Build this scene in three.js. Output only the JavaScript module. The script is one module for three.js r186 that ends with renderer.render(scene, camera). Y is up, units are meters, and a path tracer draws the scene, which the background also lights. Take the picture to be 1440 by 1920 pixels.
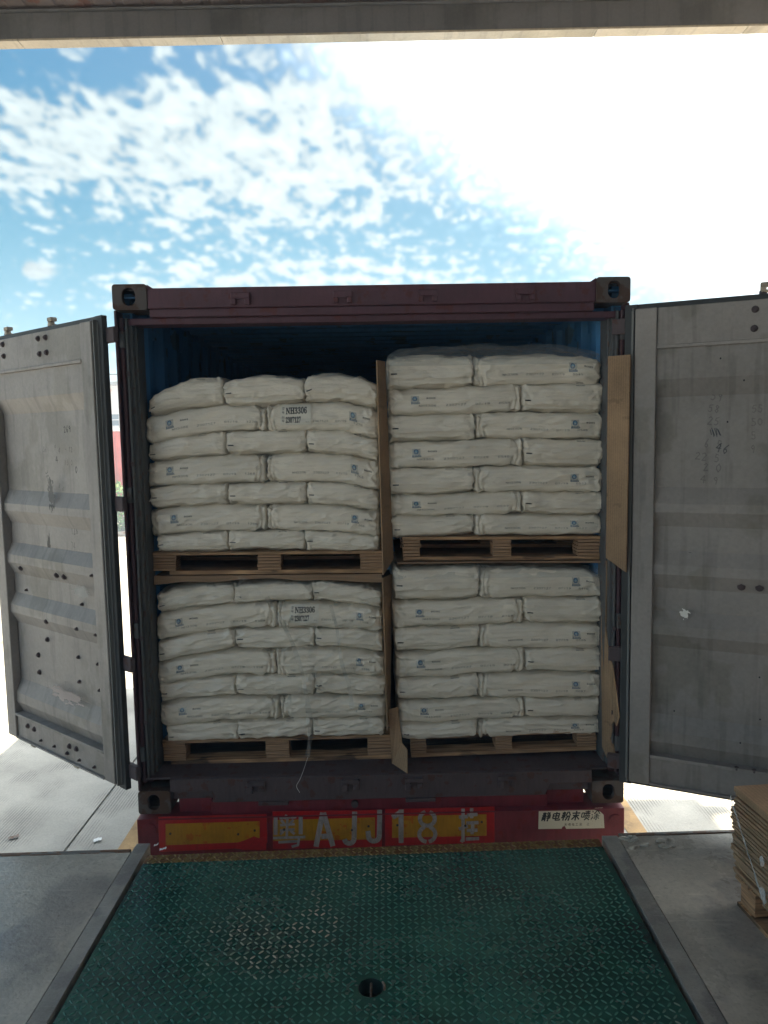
import * as THREE from 'three';
import { RoundedBoxGeometry } from 'three/addons/geometries/RoundedBoxGeometry.js';
import { mergeGeometries, mergeVertices, toCreasedNormals } from 'three/addons/utils/BufferGeometryUtils.js';
import { ImprovedNoise } from 'three/addons/math/ImprovedNoise.js';

// ---------------------------------------------------------------- camera, sky, sun, exposure
const scene = new THREE.Scene();
const camera = new THREE.PerspectiveCamera(68.16, 0.75, 0.05, 900);
const CAM = new THREE.Vector3(0.043, 1.821, 3.643);
camera.position.copy(CAM);
camera.rotation.set(-0.0978, 0.0019, -0.0178, 'YXZ');
camera.updateMatrixWorld(true);
const renderer = new THREE.WebGLRenderer({ antialias: true });
renderer.toneMapping = THREE.LinearToneMapping;
const EXPOSURE = 7.2;
renderer.toneMappingExposure = EXPOSURE;
renderer.shadowMap.enabled = true;

const SUN = new THREE.Vector3(0.677, 1, -0.2).normalize();
scene.fog = new THREE.FogExp2(0xcfe0f4, 0.01);  // added haze standing in for lens glare, lifts the blacks
const sun = new THREE.DirectionalLight(new THREE.Color(1, 0.85, 0.6), 3.2);
sun.position.copy(SUN).multiplyScalar(60); sun.target.position.set(0, 0, -3);
sun.castShadow = true; sun.shadow.mapSize.set(4096, 4096); sun.shadow.bias = -0.0004;
Object.assign(sun.shadow.camera, { left: -25, right: 25, top: 25, bottom: -25, near: 1, far: 140 });
scene.add(sun, sun.target);

// ---------------------------------------------------------------- noise
let seed = 7;
const rnd = () => { seed = (seed + 0x6d2b79f5) | 0; let t = Math.imul(seed ^ (seed >>> 15), 1 | seed); t = (t + Math.imul(t ^ (t >>> 7), 61 | t)) ^ t; return ((t ^ (t >>> 14)) >>> 0) / 4294967296; };
const rr = (a, b) => a + (b - a) * rnd();
const PN = new ImprovedNoise();
const N = (x, y, z = 0) => PN.noise(x + 31.7, y + 17.3, z + 5.1);
const fbm = (x, y, z = 0, o = 4) => { let s = 0, a = 0.5, f = 1; for (let i = 0; i < o; i++) { s += a * N(x * f, y * f, z + i * 7.7); a *= 0.5; f *= 2.03; } return s; };
const clamp = (x, a = 0, b = 1) => Math.min(b, Math.max(a, x));
const ss = (a, b, x) => { const t = clamp((x - a) / (b - a)); return t * t * (3 - 2 * t); };
const lerp = (a, b, t) => a + (b - a) * t;
const PERM = new Uint8Array(256), RAND = new Float32Array(256); { for (let i = 0; i < 256; i++) { PERM[i] = i; RAND[i] = rnd(); } for (let i = 255; i > 0; i--) { const j = Math.floor(rnd() * (i + 1)), t = PERM[i]; PERM[i] = PERM[j]; PERM[j] = t; } }
const hash = (ix, iy, s) => RAND[PERM[(PERM[(PERM[ix & 255] + iy) & 255] + s) & 255]];
function pv(x, y, px, py, s) { const ix = Math.floor(x), iy = Math.floor(y), fx = x - ix, fy = y - iy, u = fx * fx * (3 - 2 * fx), v = fy * fy * (3 - 2 * fy), m = (a, b) => ((a % b) + b) % b;
  const a = m(ix, px), a2 = (a + 1) % px, b = m(iy, py), b2 = (b + 1) % py, p = hash(a, b, s), q = hash(a2, b, s), r = hash(a, b2, s), w = hash(a2, b2, s), e = p + (q - p) * u, f = r + (w - r) * u; return e + (f - e) * v; }
function pf(u, v, fx, fy, s, o = 4) { let r = 0, a = 0.5, t = 0; for (let i = 0; i < o; i++) { r += a * pv(u * fx, v * fy, fx, fy, s + i); t += a; a *= 0.55; fx *= 2; fy *= 2; } return r / t; }

// ---------------------------------------------------------------- sky (air and clouds only)
{
  const W = 2048, H = 1024, data = new Float32Array(W * H * 4), d = new THREE.Vector3();
  for (let j = 0; j < H; j++) for (let i = 0; i < W; i++) {
    const v = (j + 0.5) / H, u = (i + 0.5) / W, th = (v - 0.5) * Math.PI, ph = (u - 0.5) * 2 * Math.PI;
    d.set(Math.cos(ph) * Math.cos(th), Math.sin(th), Math.sin(ph) * Math.cos(th));
    const k = (j * W + i) * 4; let r, g, b;
    const y = Math.max(d.y, 0);
    const e = ss(0, 0.55, y);
    r = lerp(0.09, 0.06, e); g = lerp(0.5, 0.29, e); b = lerp(0.68, 0.58, e);
    const hz = Math.exp(-y / 0.05); r = lerp(r, 0.72, hz * 0.8); g = lerp(g, 0.86, hz * 0.8); b = lerp(b, 0.9, hz * 0.7);
    if (d.y > 0.02) {
      const qx = d.x / (d.y + 0.07), qy = d.z / (d.y + 0.07);
      const fx = d.x / Math.max(0.2, -d.z), fy = d.y / Math.max(0.2, -d.z);
      // broad banks of altocumulus, then the ripples and grains they break up into
      let bank = 0.37 + 0.75 * fbm(qx * 0.55 + 3, qy * 0.8, 2, 3);
      if (d.z < 0) {
        const G = (x, y2, sx, sy) => Math.exp(-(((fx - x) / sx) ** 2) - ((fy - y2) / sy) ** 2);
        bank += 0.3 * G(-0.3, 0.38, 0.28, 0.085) + 0.3 * G(-0.08, 0.4, 0.2, 0.12) + 0.16 * G(-0.22, 0.2, 0.3, 0.045) - 0.3 * G(0.02, 0.255, 0.2, 0.03) - 0.4 * G(-0.5, 0.16, 0.16, 0.08) - 0.3 * G(-0.42, 0.29, 0.16, 0.035) - 0.35 * G(-0.38, 0.5, 0.16, 0.045);
      }
      const wx = qx + 0.07 * fbm(qx * 4, qy * 4, 9, 2), wy = qy + 0.07 * fbm(qx * 4, qy * 4, 4, 2);
      const grain = 0.5 * fbm(wx * 6, wy * 4.4, 1, 3) + 0.85 * fbm(wx * 15, wy * 8, 6, 3), fine = fbm(wx * 38, wy * 20, 3, 2);
      let c = ss(0.33, 0.82, bank + grain * 1.55 + fine * 0.75);
      c *= ss(0.02, 0.16, d.y);
      // a small low cumulus
      const cu = Math.exp(-(((fx + 0.44) / 0.022) ** 2) - ((fy - 0.222) / 0.012) ** 2) * 1.5 + fbm(fx * 60, fy * 60, 8, 3) * 0.7;
      if (d.z < 0) c = Math.max(c, ss(0.42, 0.75, cu));
      const body = 0.85 + 0.75 * grain + 0.35 * fine + 0.25 * (bank - 0.5);
      r = lerp(r, 0.8 * body, c * 0.93); g = lerp(g, 0.93 * body, c * 0.93); b = lerp(b, 0.95 * body, c * 0.9);
      // thin bright veil round the sun
      const ang = Math.acos(clamp(d.dot(SUN), -1, 1)) * 180 / Math.PI, wob = ang + grain * 7 + fine * 3;
      const veil = 0.06 * ss(84, 66, ang) + 3.4 * ss(64.5, 52, wob) + 6.5 * Math.exp(-((ang / 31) ** 2)) + 5 * Math.exp(-((ang / 11) ** 2));
      r += veil; g += veil * 0.985; b += veil * 0.93;
    } else { const t = ss(0.02, -0.05, d.y); r = lerp(r, 0.42, t); g = lerp(g, 0.41, t); b = lerp(b, 0.38, t); }
    data[k] = r / EXPOSURE; data[k + 1] = g / EXPOSURE; data[k + 2] = b / EXPOSURE; data[k + 3] = 1;
  }
  const t = new THREE.DataTexture(data, W, H, THREE.RGBAFormat, THREE.FloatType);
  t.mapping = THREE.EquirectangularReflectionMapping; t.magFilter = t.minFilter = THREE.LinearFilter; t.wrapS = THREE.RepeatWrapping; t.needsUpdate = true;
  scene.background = t; scene.environment = t;
}

// ---------------------------------------------------------------- textures and materials
function tex(W, H, fn, srgb = true) {
  const a = new Uint8Array(W * H * 4);
  for (let j = 0; j < H; j++) for (let i = 0; i < W; i++) { const c = fn((i + 0.5) / W, (j + 0.5) / H), k = (j * W + i) * 4; const v = typeof c === 'number' ? [c, c, c] : c; for (let q = 0; q < 3; q++) a[k + q] = clamp(v[q]) * 255; a[k + 3] = 255; }
  const t = new THREE.DataTexture(a, W, H); t.wrapS = t.wrapT = THREE.RepeatWrapping; t.magFilter = THREE.LinearFilter; t.minFilter = THREE.LinearMipmapLinearFilter; t.generateMipmaps = true;
  if (srgb) t.colorSpace = THREE.SRGBColorSpace; t.needsUpdate = true; return t;
}
function rep(t, x, y = x) { const c = t.clone(); c.repeat.set(x, y); c.needsUpdate = true; return c; }
function canvas(w, h, draw) { const c = document.createElement('canvas'); c.width = w; c.height = h; const g = c.getContext('2d'); draw(g, w, h); const t = new THREE.CanvasTexture(c); t.colorSpace = THREE.SRGBColorSpace; return t; }
const mat = (o) => { const { c, ...q } = o; const m = (q.clearcoat || q.transmission || q.sheen) ? new THREE.MeshPhysicalMaterial(q) : new THREE.MeshStandardMaterial(q); if (c) m.color.setRGB(...c); return m; };

const tPaint = tex(512, 512, (u, v) => { const n = pf(u, v, 6, 6, 1, 5), s = pf(u, v, 60, 8, 9, 3), r = ss(0.66, 0.74, pf(u, v, 14, 14, 30, 4)); const b = 0.84 + 0.22 * (n - 0.5) + 0.12 * (s - 0.5); return [b, b * (1 - 0.22 * r), b * (1 - 0.32 * r)]; });
const tScuff = tex(512, 512, (u, v) => { const n = pf(u, v, 5, 5, 3, 5), f = pf(u, v, 90, 90, 5, 2); return 0.5 + 0.5 * (n - 0.5) + 0.25 * (f - 0.5); }, false);
const tGreyDoor = tex(1024, 1024, (u, v) => { const n = pf(u, v, 5, 4, 11, 5), f = pf(u, v, 120, 120, 5, 2), st = ss(0.62, 0.72, pf(u, v, 9, 7, 44, 4)), dr = ss(0.6, 0.8, pf(u, v, 50, 4, 15, 3)); const b = 0.86 + 0.2 * (n - 0.5) + 0.07 * (f - 0.5) - 0.07 * st - 0.07 * dr; return [b, b * 0.995, b * (0.985 - 0.02 * st)]; });
const tConcrete = tex(1024, 1024, (u, v) => {
  const n = pf(u, v, 4, 4, 21, 6), f = pf(u, v, 150, 150, 23, 2), st = ss(0.56, 0.7, pf(u, v, 7, 7, 25, 5)), sp = ss(0.8, 0.86, pv(u * 220, v * 220, 220, 220, 77)), sc = ss(0.74, 0.8, pf(u, v, 10, 90, 5, 3));
  const b = 0.78 + 0.5 * (n - 0.5) + 0.08 * (f - 0.5) - 0.12 * st - 0.05 * sp + 0.06 * sc; return [b, b * 0.985, b * (0.95 + 0.02 * st)]; });
const tConcreteR = tex(512, 512, (u, v) => 0.42 + 0.75 * (pf(u, v, 6, 6, 21, 5) - 0.35) + 0.2 * (pf(u, v, 80, 80, 6, 2) - 0.5), false);
const tConcreteB = tex(1024, 1024, (u, v) => { const chip = 0.35 * ss(0.74, 0.8, pf(u, v, 26, 34, 61, 4)); return 0.5 + 0.6 * (pf(u, v, 9, 9, 51, 5) - 0.5) + 0.25 * (pf(u, v, 170, 170, 6, 2) - 0.5) - 0.35 * chip; }, false);
// broomed yard concrete: grooves run along z, 40 to the metre-wide tile, worn away in patches
const groove = (u, v) => { const w = 0.25 * (pf(u, v, 20, 3, 81, 2) - 0.5) / 40, s = Math.abs(((((u + w) * 56) % 1) + 1) % 1 - 0.5) * 2; const k = ss(0.4, 0.62, pf(u, v, 4, 3, 83, 3)) * (0.35 + 0.65 * pv(u * 56, v * 5, 56, 5, 85)); return ss(0.45, 0.12, s) * k; };
const tYard = tex(1024, 1024, (u, v) => { const n = pf(u, v, 4, 4, 71, 5), f = pf(u, v, 140, 140, 73, 2), g = groove(u, v); const b = 0.86 + 0.22 * (n - 0.5) + 0.09 * (f - 0.5) - 0.3 * g; return [b, b * 0.99, b * 0.97]; });
const tYardB = tex(1024, 1024, (u, v) => 0.7 + 0.15 * (pf(u, v, 90, 90, 6, 3) - 0.5) - 0.6 * groove(u, v), false);
const tWood = tex(512, 512, (u, v) => { const w = u * 3 + 0.5 * pf(u, v, 2, 4, 91, 3); const g = pf(w % 1, v, 2, 60, 92, 4), l = pf(u, v, 3, 110, 94, 2), k = ss(0.66, 0.76, pf(u, v, 5, 14, 95, 3)), n = pf(u, v, 4, 4, 97, 4); const b = 0.78 + 0.6 * (g - 0.5) + 0.4 * (l - 0.5) - 0.3 * k + 0.3 * (n - 0.5); return [b, b * 0.95, b * 0.87]; });
const tPly = tex(512, 512, (u, v) => { const l = Math.abs(((v * 14) % 1) - 0.5) < 0.12 ? 0.66 : 1, g = pf(u, v, 6, 120, 101, 3); const b = l * (0.84 + 0.35 * (g - 0.5)); return [b, b * 0.94, b * 0.86]; });
const tCard = tex(512, 512, (u, v) => { const fl = Math.sin(u * Math.PI * 2 * 60), n = pf(u, v, 5, 5, 111, 4), f = pf(u, v, 160, 160, 113, 2); const c = ss(0.7, 0.76, pf(u, v, 9, 22, 117, 4)); const b = 0.86 + 0.035 * fl + 0.32 * (n - 0.5) + 0.12 * (f - 0.5) - 0.1 * c; return b; });
const tBagB = tex(1024, 1024, (u, v) => { const a = pf(u, v, 5, 64, 121, 3), d = pf(u + v * 0.0, v, 22, 22, 123, 4), r = 1 - Math.abs(2 * pf(u, v, 9, 30, 125, 4) - 1); return 0.35 * a + 0.3 * d + 0.35 * r * r; }, false);
const tBag = tex(512, 512, (u, v) => { const n = pf(u, v, 6, 6, 131, 4), l = pf(u, v, 3, 90, 133, 3); const b = 0.93 + 0.07 * (n - 0.5) + 0.07 * (l - 0.5); return [b, b * 0.99, b * 0.965]; });
const tGreen = tex(1024, 1024, (u, v) => { const n = pf(u, v, 4, 4, 141, 5), s = pf(u, v, 12, 40, 143, 4), w = ss(0.64, 0.8, pf(u, v, 7, 7, 145, 5)); const b = 0.72 + 0.5 * (n - 0.5) + 0.25 * (s - 0.5); return [b + 0.07 * w, b + 0.05 * w, b + 0.02 * w]; });
const tGreenR = tex(512, 512, (u, v) => 0.5 + 0.7 * (pf(u, v, 5, 5, 141, 5) - 0.42) + 0.25 * (pf(u, v, 60, 60, 8, 2) - 0.5), false);
const tRust = tex(512, 512, (u, v) => { const n = pf(u, v, 9, 9, 151, 5), k = ss(0.5, 0.62, n); return [0.85 - 0.1 * k, 0.82 - 0.25 * k, 0.8 - 0.35 * k]; });

const M = {
  headerGlare: mat({ c: [0.13, 0.05, 0.07], map: rep(tPaint, 1.2), roughness: 0.6, bumpMap: rep(tScuff, 2), bumpScale: 0.0015 }),  // the red paint made lighter and more purple to carry lens flare
  red: mat({ c: [0.085, 0.035, 0.045], map: rep(tPaint, 1.2), roughness: 0.62, bumpMap: rep(tScuff, 2), bumpScale: 0.0015 }),
  rusty: mat({ c: [0.11, 0.078, 0.082], map: rep(tPaint, 2), roughness: 0.75, bumpMap: rep(tScuff, 4), bumpScale: 0.001 }),
  cast: mat({ c: [0.125, 0.108, 0.102], map: rep(tRust, 2), roughness: 0.7, bumpMap: rep(tScuff, 3), bumpScale: 0.0015 }),
  jbar: mat({ c: [0.13, 0.135, 0.14], map: rep(tPaint, 2), roughness: 0.6 }),
  blue: mat({ c: [0.07, 0.28, 0.6], map: rep(tPaint, 0.7), roughness: 0.7 }),  // bluish lens glare put into the colour of the interior sheets
  floorply: mat({ c: [0.09, 0.065, 0.05], map: rep(tWood, 1.4), roughness: 0.75 }),
  door: mat({ c: [0.37, 0.335, 0.315], map: rep(tGreyDoor, 0.6), roughness: 0.58, bumpMap: rep(tScuff, 1.5), bumpScale: 0.002 }),
  gasket: mat({ c: [0.03, 0.032, 0.033], roughness: 0.6 }),
  gasketLip: mat({ c: [0.16, 0.16, 0.155], roughness: 0.55 }),
  steel: mat({ c: [0.23, 0.23, 0.225], roughness: 0.5, metalness: 0.6, map: rep(tRust, 2) }),
  trailer: mat({ c: [0.26, 0.03, 0.045], map: rep(tPaint, 1.5), roughness: 0.55, bumpMap: rep(tScuff, 2), bumpScale: 0.001 }),
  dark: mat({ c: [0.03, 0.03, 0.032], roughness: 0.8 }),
  rubber: mat({ c: [0.02, 0.02, 0.02], roughness: 0.85, bumpMap: rep(tScuff, 4), bumpScale: 0.002 }),
  reflRed: mat({ c: [0.62, 0.012, 0.018], roughness: 0.35, clearcoat: 0.4, clearcoatRoughness: 0.3, map: rep(tPaint, 2) }),
  reflYellow: mat({ c: [0.64, 0.31, 0.012], roughness: 0.38, clearcoat: 0.3, clearcoatRoughness: 0.3, map: rep(tPaint, 2) }),
  stencil: mat({ c: [0.46, 0.42, 0.41], roughness: 0.7, map: rep(tGreyDoor, 3) }),
  conc: mat({ c: [0.73, 0.69, 0.63], map: rep(tConcrete, 0.55), roughnessMap: rep(tConcreteR, 0.8), roughness: 0.5, bumpMap: rep(tConcreteB, 0.7), bumpScale: 0.003 }),
  yard: mat({ c: [0.5, 0.49, 0.455], map: rep(tYard, 0.72), roughness: 0.85, bumpMap: rep(tYardB, 0.72), bumpScale: 0.006 }),
  ground: mat({ c: [0.42, 0.41, 0.385], map: rep(tYard, 0.3), roughness: 0.9 }),
  yellowLine: mat({ c: [0.55, 0.36, 0.17], roughness: 0.8, map: rep(tConcrete, 1) }),
  angle: mat({ c: [0.5, 0.49, 0.47], roughness: 0.5, map: rep(tConcrete, 1.2), bumpMap: rep(tScuff, 3), bumpScale: 0.001 }),
  edgeSteel: mat({ c: [0.34, 0.34, 0.33], roughness: 0.5, metalness: 0.3, map: rep(tRust, 2) }),
  plate: mat({ c: [0.022, 0.135, 0.1], map: rep(tGreen, 0.7), roughness: 0.42, roughnessMap: rep(tGreenR, 0.9), bumpMap: rep(tScuff, 2), bumpScale: 0.0012 }),
  lug: mat({ roughness: 0.26 }),
  lip: mat({ c: [0.3, 0.2, 0.055], map: rep(tRust, 3), roughness: 0.65, bumpMap: rep(tConcreteB, 2), bumpScale: 0.004 }),
  wood: mat({ c: [0.56, 0.37, 0.235], map: rep(tWood, 1.3), roughness: 0.75 }),
  woodB: mat({ c: [0.5, 0.32, 0.2], map: rep(tWood, 1.7), roughness: 0.75 }),
  ply: mat({ c: [0.58, 0.4, 0.28], map: rep(tPly, 4, 7.2), roughness: 0.8 }),
  card: mat({ c: [0.4, 0.255, 0.145], map: rep(tCard, 1.1), roughness: 0.82 }),
  cardB: mat({ c: [0.34, 0.22, 0.125], map: rep(tCard, 1.1), roughness: 0.82 }),
  bag: mat({ c: [0.9, 0.83, 0.73], map: rep(tBag, 1.3), roughness: 0.5, bumpMap: rep(tBagB, 1.25), bumpScale: 0.007, clearcoat: 0.6, clearcoatRoughness: 0.2 }),
  bagFlap: mat({ c: [0.9, 0.83, 0.73], map: rep(tBag, 1.7), roughness: 0.5, bumpMap: rep(tBagB, 1.6), bumpScale: 0.007, clearcoat: 0.6, clearcoatRoughness: 0.2, side: THREE.DoubleSide }),
  ink: mat({ c: [0.02, 0.02, 0.022], roughness: 0.6, side: THREE.DoubleSide }),
  film: mat({ c: [0.99, 0.99, 0.99], transmission: 1, thickness: 0, roughness: 0.1, ior: 1.5, side: THREE.DoubleSide }),
  filmCap: mat({ c: [0.95, 0.96, 0.96], transmission: 0.9, thickness: 0, roughness: 0.16, ior: 1.5, side: THREE.DoubleSide }),
  filmMilk: mat({ c: [0.9, 0.9, 0.88], transmission: 0.7, thickness: 0, roughness: 0.25, ior: 1.5, side: THREE.DoubleSide }),
  canopyRoof: mat({ c: [0.17, 0.13, 0.115], map: rep(tPaint, 0.5), roughness: 0.75 }),
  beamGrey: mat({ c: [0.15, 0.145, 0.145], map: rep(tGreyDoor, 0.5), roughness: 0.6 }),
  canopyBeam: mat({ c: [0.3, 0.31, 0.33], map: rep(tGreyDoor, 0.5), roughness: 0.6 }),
  cream: mat({ c: [0.52, 0.44, 0.34], map: rep(tGreyDoor, 0.5), roughness: 0.6 }),
  white: mat({ c: [0.8, 0.8, 0.78], map: rep(tPaint, 0.3), roughness: 0.8 }),
  glassDark: mat({ c: [0.06, 0.09, 0.12], roughness: 0.15 }),
  cargoRed: mat({ c: [0.6, 0.05, 0.022], map: rep(tPaint, 0.5), roughness: 0.6 }),
  leaf: mat({ c: [0.07, 0.17, 0.03], roughness: 0.7, side: THREE.DoubleSide }),
  paper: mat({ c: [0.8, 0.8, 0.78], roughness: 0.8, side: THREE.DoubleSide }),
};
const printMat = (t, rough = 0.5) => new THREE.MeshStandardMaterial({ map: t, transparent: true, roughness: rough, side: THREE.DoubleSide });

// ---------------------------------------------------------------- helpers
const taken = new Map();
function numbered(n) { const k = taken.get(n) || 0; taken.set(n, k + 1); return k ? n + '_' + String(k).padStart(3, '0') : n; }
function thing(name, label, category, group, pos = [0, 0, 0], turn = 0) { const o = new THREE.Group(); o.name = numbered(name); o.position.set(...pos); o.rotation.y = turn; o.userData = { label, category }; if (group) o.userData.group = group; scene.add(o); return o; }
function part(name, geos, material, parent) {
  const g = Array.isArray(geos) ? merge(geos) : geos;
  const m = new THREE.Mesh(g, material); m.name = name; m.castShadow = m.receiveShadow = true; parent.add(m); return m;
}
function struct(name, geos, material) { const m = part(numbered(name), geos, material, scene); m.userData.kind = 'structure'; return m; }
function tag(m, label, category, group) { m.userData.label = label; m.userData.category = category; if (group) m.userData.group = group; return m; }
function norm(g) { const q = g.index ? g.toNonIndexed() : g.clone(); for (const k of Object.keys(q.attributes)) if (!['position', 'normal', 'uv'].includes(k)) q.deleteAttribute(k); if (!q.attributes.normal) q.computeVertexNormals(); return q; }
function merge(l) { return mergeGeometries(l.map((g) => { const q = norm(g); if (!q.attributes.uv) boxUV(q); return q; }), false); }
function boxUV(g, ox = 0, oy = 0) { // uv in metres from the dominant axis of each face
  const p = g.attributes.position, n = g.attributes.normal, uv = new Float32Array(p.count * 2);
  for (let i = 0; i < p.count; i++) { const ax = Math.abs(n.getX(i)), ay = Math.abs(n.getY(i)), az = Math.abs(n.getZ(i)); let u, v; if (az >= ax && az >= ay) { u = p.getX(i); v = p.getY(i); } else if (ay >= ax) { u = p.getX(i); v = p.getZ(i); } else { u = p.getZ(i); v = p.getY(i); } uv[2 * i] = u + ox; uv[2 * i + 1] = v + oy; }
  g.setAttribute('uv', new THREE.BufferAttribute(uv, 2)); return g;
}
function bx(x0, x1, y0, y1, z0, z1, r = 0.004) { // rounded box between two corners
  const w = x1 - x0, h = y1 - y0, d = z1 - z0; r = Math.min(r, w * 0.3, h * 0.3, d * 0.3);
  const g = norm(r > 0.0004 ? new RoundedBoxGeometry(w, h, d, 2, r) : new THREE.BoxGeometry(w, h, d)); g.translate((x0 + x1) / 2, (y0 + y1) / 2, (z0 + z1) / 2); return boxUV(g, rnd(), rnd());
}
function cyl(r, h, x, y, z, axis = 'y', seg = 16, r2 = r) { const g = norm(new THREE.CylinderGeometry(r2, r, h, seg)); if (axis === 'z') g.rotateX(Math.PI / 2); if (axis === 'x') g.rotateZ(Math.PI / 2); g.translate(x, y, z); return g; }
function prism(pts, z0, z1, holes = [], bevel = 0) { // polygon in xy, from z0 to z1
  const s = new THREE.Shape(pts.map((p) => new THREE.Vector2(...p))); for (const h of holes) s.holes.push(new THREE.Path(h.map((p) => new THREE.Vector2(...p))));
  const g = norm(new THREE.ExtrudeGeometry(s, { depth: z1 - z0 - 2 * bevel, bevelEnabled: bevel > 0, bevelSize: bevel, bevelThickness: bevel, bevelSegments: 1, bevelOffset: -bevel, curveSegments: 10 })); g.translate(0, 0, z0 + bevel); return boxUV(g, rnd(), rnd());
}
function tube(pts, r, seg = 24, rs = 6) { return norm(new THREE.TubeGeometry(new THREE.CatmullRomCurve3(pts.map((p) => new THREE.Vector3(...p))), seg, r, rs, false)); }
function gridGeo(nu, nv, fn) { // fn(u, v) -> [x, y, z]
  const pos = [], uv = [], idx = [];
  for (let j = 0; j <= nv; j++) for (let i = 0; i <= nu; i++) { const p = fn(i / nu, j / nv); pos.push(...p); uv.push(i / nu, j / nv); }
  for (let j = 0; j < nv; j++) for (let i = 0; i < nu; i++) { const a = j * (nu + 1) + i, b = a + 1, c = a + nu + 1, d = c + 1; idx.push(a, b, d, a, d, c); }
  const g = new THREE.BufferGeometry(); g.setAttribute('position', new THREE.Float32BufferAttribute(pos, 3)); g.setAttribute('uv', new THREE.Float32BufferAttribute(uv, 2)); g.setIndex(idx); g.computeVertexNormals(); return g;
}
// container frame and picture-to-place conversion (only used to measure positions)
const CPOS = new THREE.Vector3(0, -0.034, 0), CYAW = 0.0143;
const ray = (px, py) => new THREE.Vector3((px - 720) / 1418.83, -(py - 960) / 1418.83, -1).applyQuaternion(camera.quaternion);
const toC = (p) => p.clone().sub(CPOS).applyAxisAngle(new THREE.Vector3(0, 1, 0), -CYAW);
const camC = toC(CAM);
function at(px, py, z) { const d = ray(px, py).applyAxisAngle(new THREE.Vector3(0, 1, 0), -CYAW), t = (z - camC.z) / d.z; return [camC.x + d.x * t, camC.y + d.y * t, z]; }  // a point of the container's own frame at depth z
const cthing = (name, label, cat, group) => thing(name, label, cat, group, CPOS.toArray(), CYAW);

// ================================================================ ground, dock, canopy
const YARD = -1.25;
struct('ground', (() => { const g = norm(new THREE.PlaneGeometry(700, 700)); g.rotateX(-Math.PI / 2); g.translate(0, YARD - 0.03, -150); return boxUV(g); })(), M.ground);
{ // poured strips of the yard with open joints between them
  const xs = [-14.4, -10.4, -6.4, -2.433, 1.75, 5.6, 9.6, 13.6], zs = [0.36, -6.2, -12.4, -18.6];
  for (let i = 0; i + 1 < xs.length; i++) for (let j = 0; j + 1 < zs.length; j++) struct('yard_slab', bx(xs[i] + 0.008, xs[i + 1] - 0.008, YARD - 0.025, YARD, zs[j + 1] + 0.008, zs[j] - 0.008, 0.005), M.yard);
  struct('painted_line', bx(-2.03, -1.88, YARD + 0.002, YARD + 0.006, -9, 0.2, 0), M.yellowLine);
  struct('painted_line', bx(1.87, 2.02, YARD + 0.002, YARD + 0.006, -9, 0.2, 0), M.yellowLine);
  const l = part('painted_line_002', (() => { const g = norm(new THREE.BoxGeometry(2.4, 0.004, 0.16)); return boxUV(g); })(), M.yellowLine, scene); l.position.set(-6.1, YARD + 0.005, -7.7); l.rotation.y = 0.9; l.userData.kind = 'structure';
}
const edgeZ = (x) => 0.372 - 0.029 * x, lipZ = (x) => 0.418 - 0.038 * x;
{ // dock slabs either side of the leveller, with a steel nosing
  const slab = (x0, x1) => { const g = norm(new THREE.BoxGeometry(x1 - x0, 1.24, 12)); g.translate((x0 + x1) / 2, -0.62, 6); const p = g.attributes.position; for (let i = 0; i < p.count; i++) if (p.getZ(i) < 0.01) p.setZ(i, edgeZ(p.getX(i)) + 0.028); return boxUV(g); };
  struct('dock_floor', slab(-12, -1.121), M.conc); struct('dock_floor', slab(1.075, 12), M.conc);
  struct('dock_floor', bx(-1.118, 1.072, -1.24, -0.6, 0.5, 12, 0), M.conc);
  const nose = (x0, x1) => { const g = norm(new RoundedBoxGeometry(x1 - x0, 0.12, 0.024, 2, 0.005)); g.translate((x0 + x1) / 2, -0.056, 0); const p = g.attributes.position; for (let i = 0; i < p.count; i++) p.setZ(i, p.getZ(i) + edgeZ(p.getX(i)) + 0.013); return boxUV(g); };
  struct('dock_edge', nose(-12, -1.125), M.edgeSteel); struct('dock_edge', nose(1.079, 12), M.edgeSteel);
  // chipped concrete lumps along the right-hand corner of the pit
  for (let i = 0; i < 16; i++) { const g = norm(new THREE.IcosahedronGeometry(rr(0.006, 0.016), 1)), p = g.attributes.position; for (let k = 0; k < p.count; k++) { const f = 1 + 0.5 * N(p.getX(k) * 90, p.getY(k) * 90, i); p.setXYZ(k, p.getX(k) * f * 1.6, p.getY(k) * f * 0.7, p.getZ(k) * f); } g.translate(rr(1.08, 1.34), 0.004, rr(0.37, 0.47)); g.computeVertexNormals(); const m = part(numbered('concrete_chip'), boxUV(g), M.conc, scene); tag(m, 'small broken concrete chip by the right corner of the green dock plate', 'debris', 'concrete chips at the dock corner'); }
}
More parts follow.
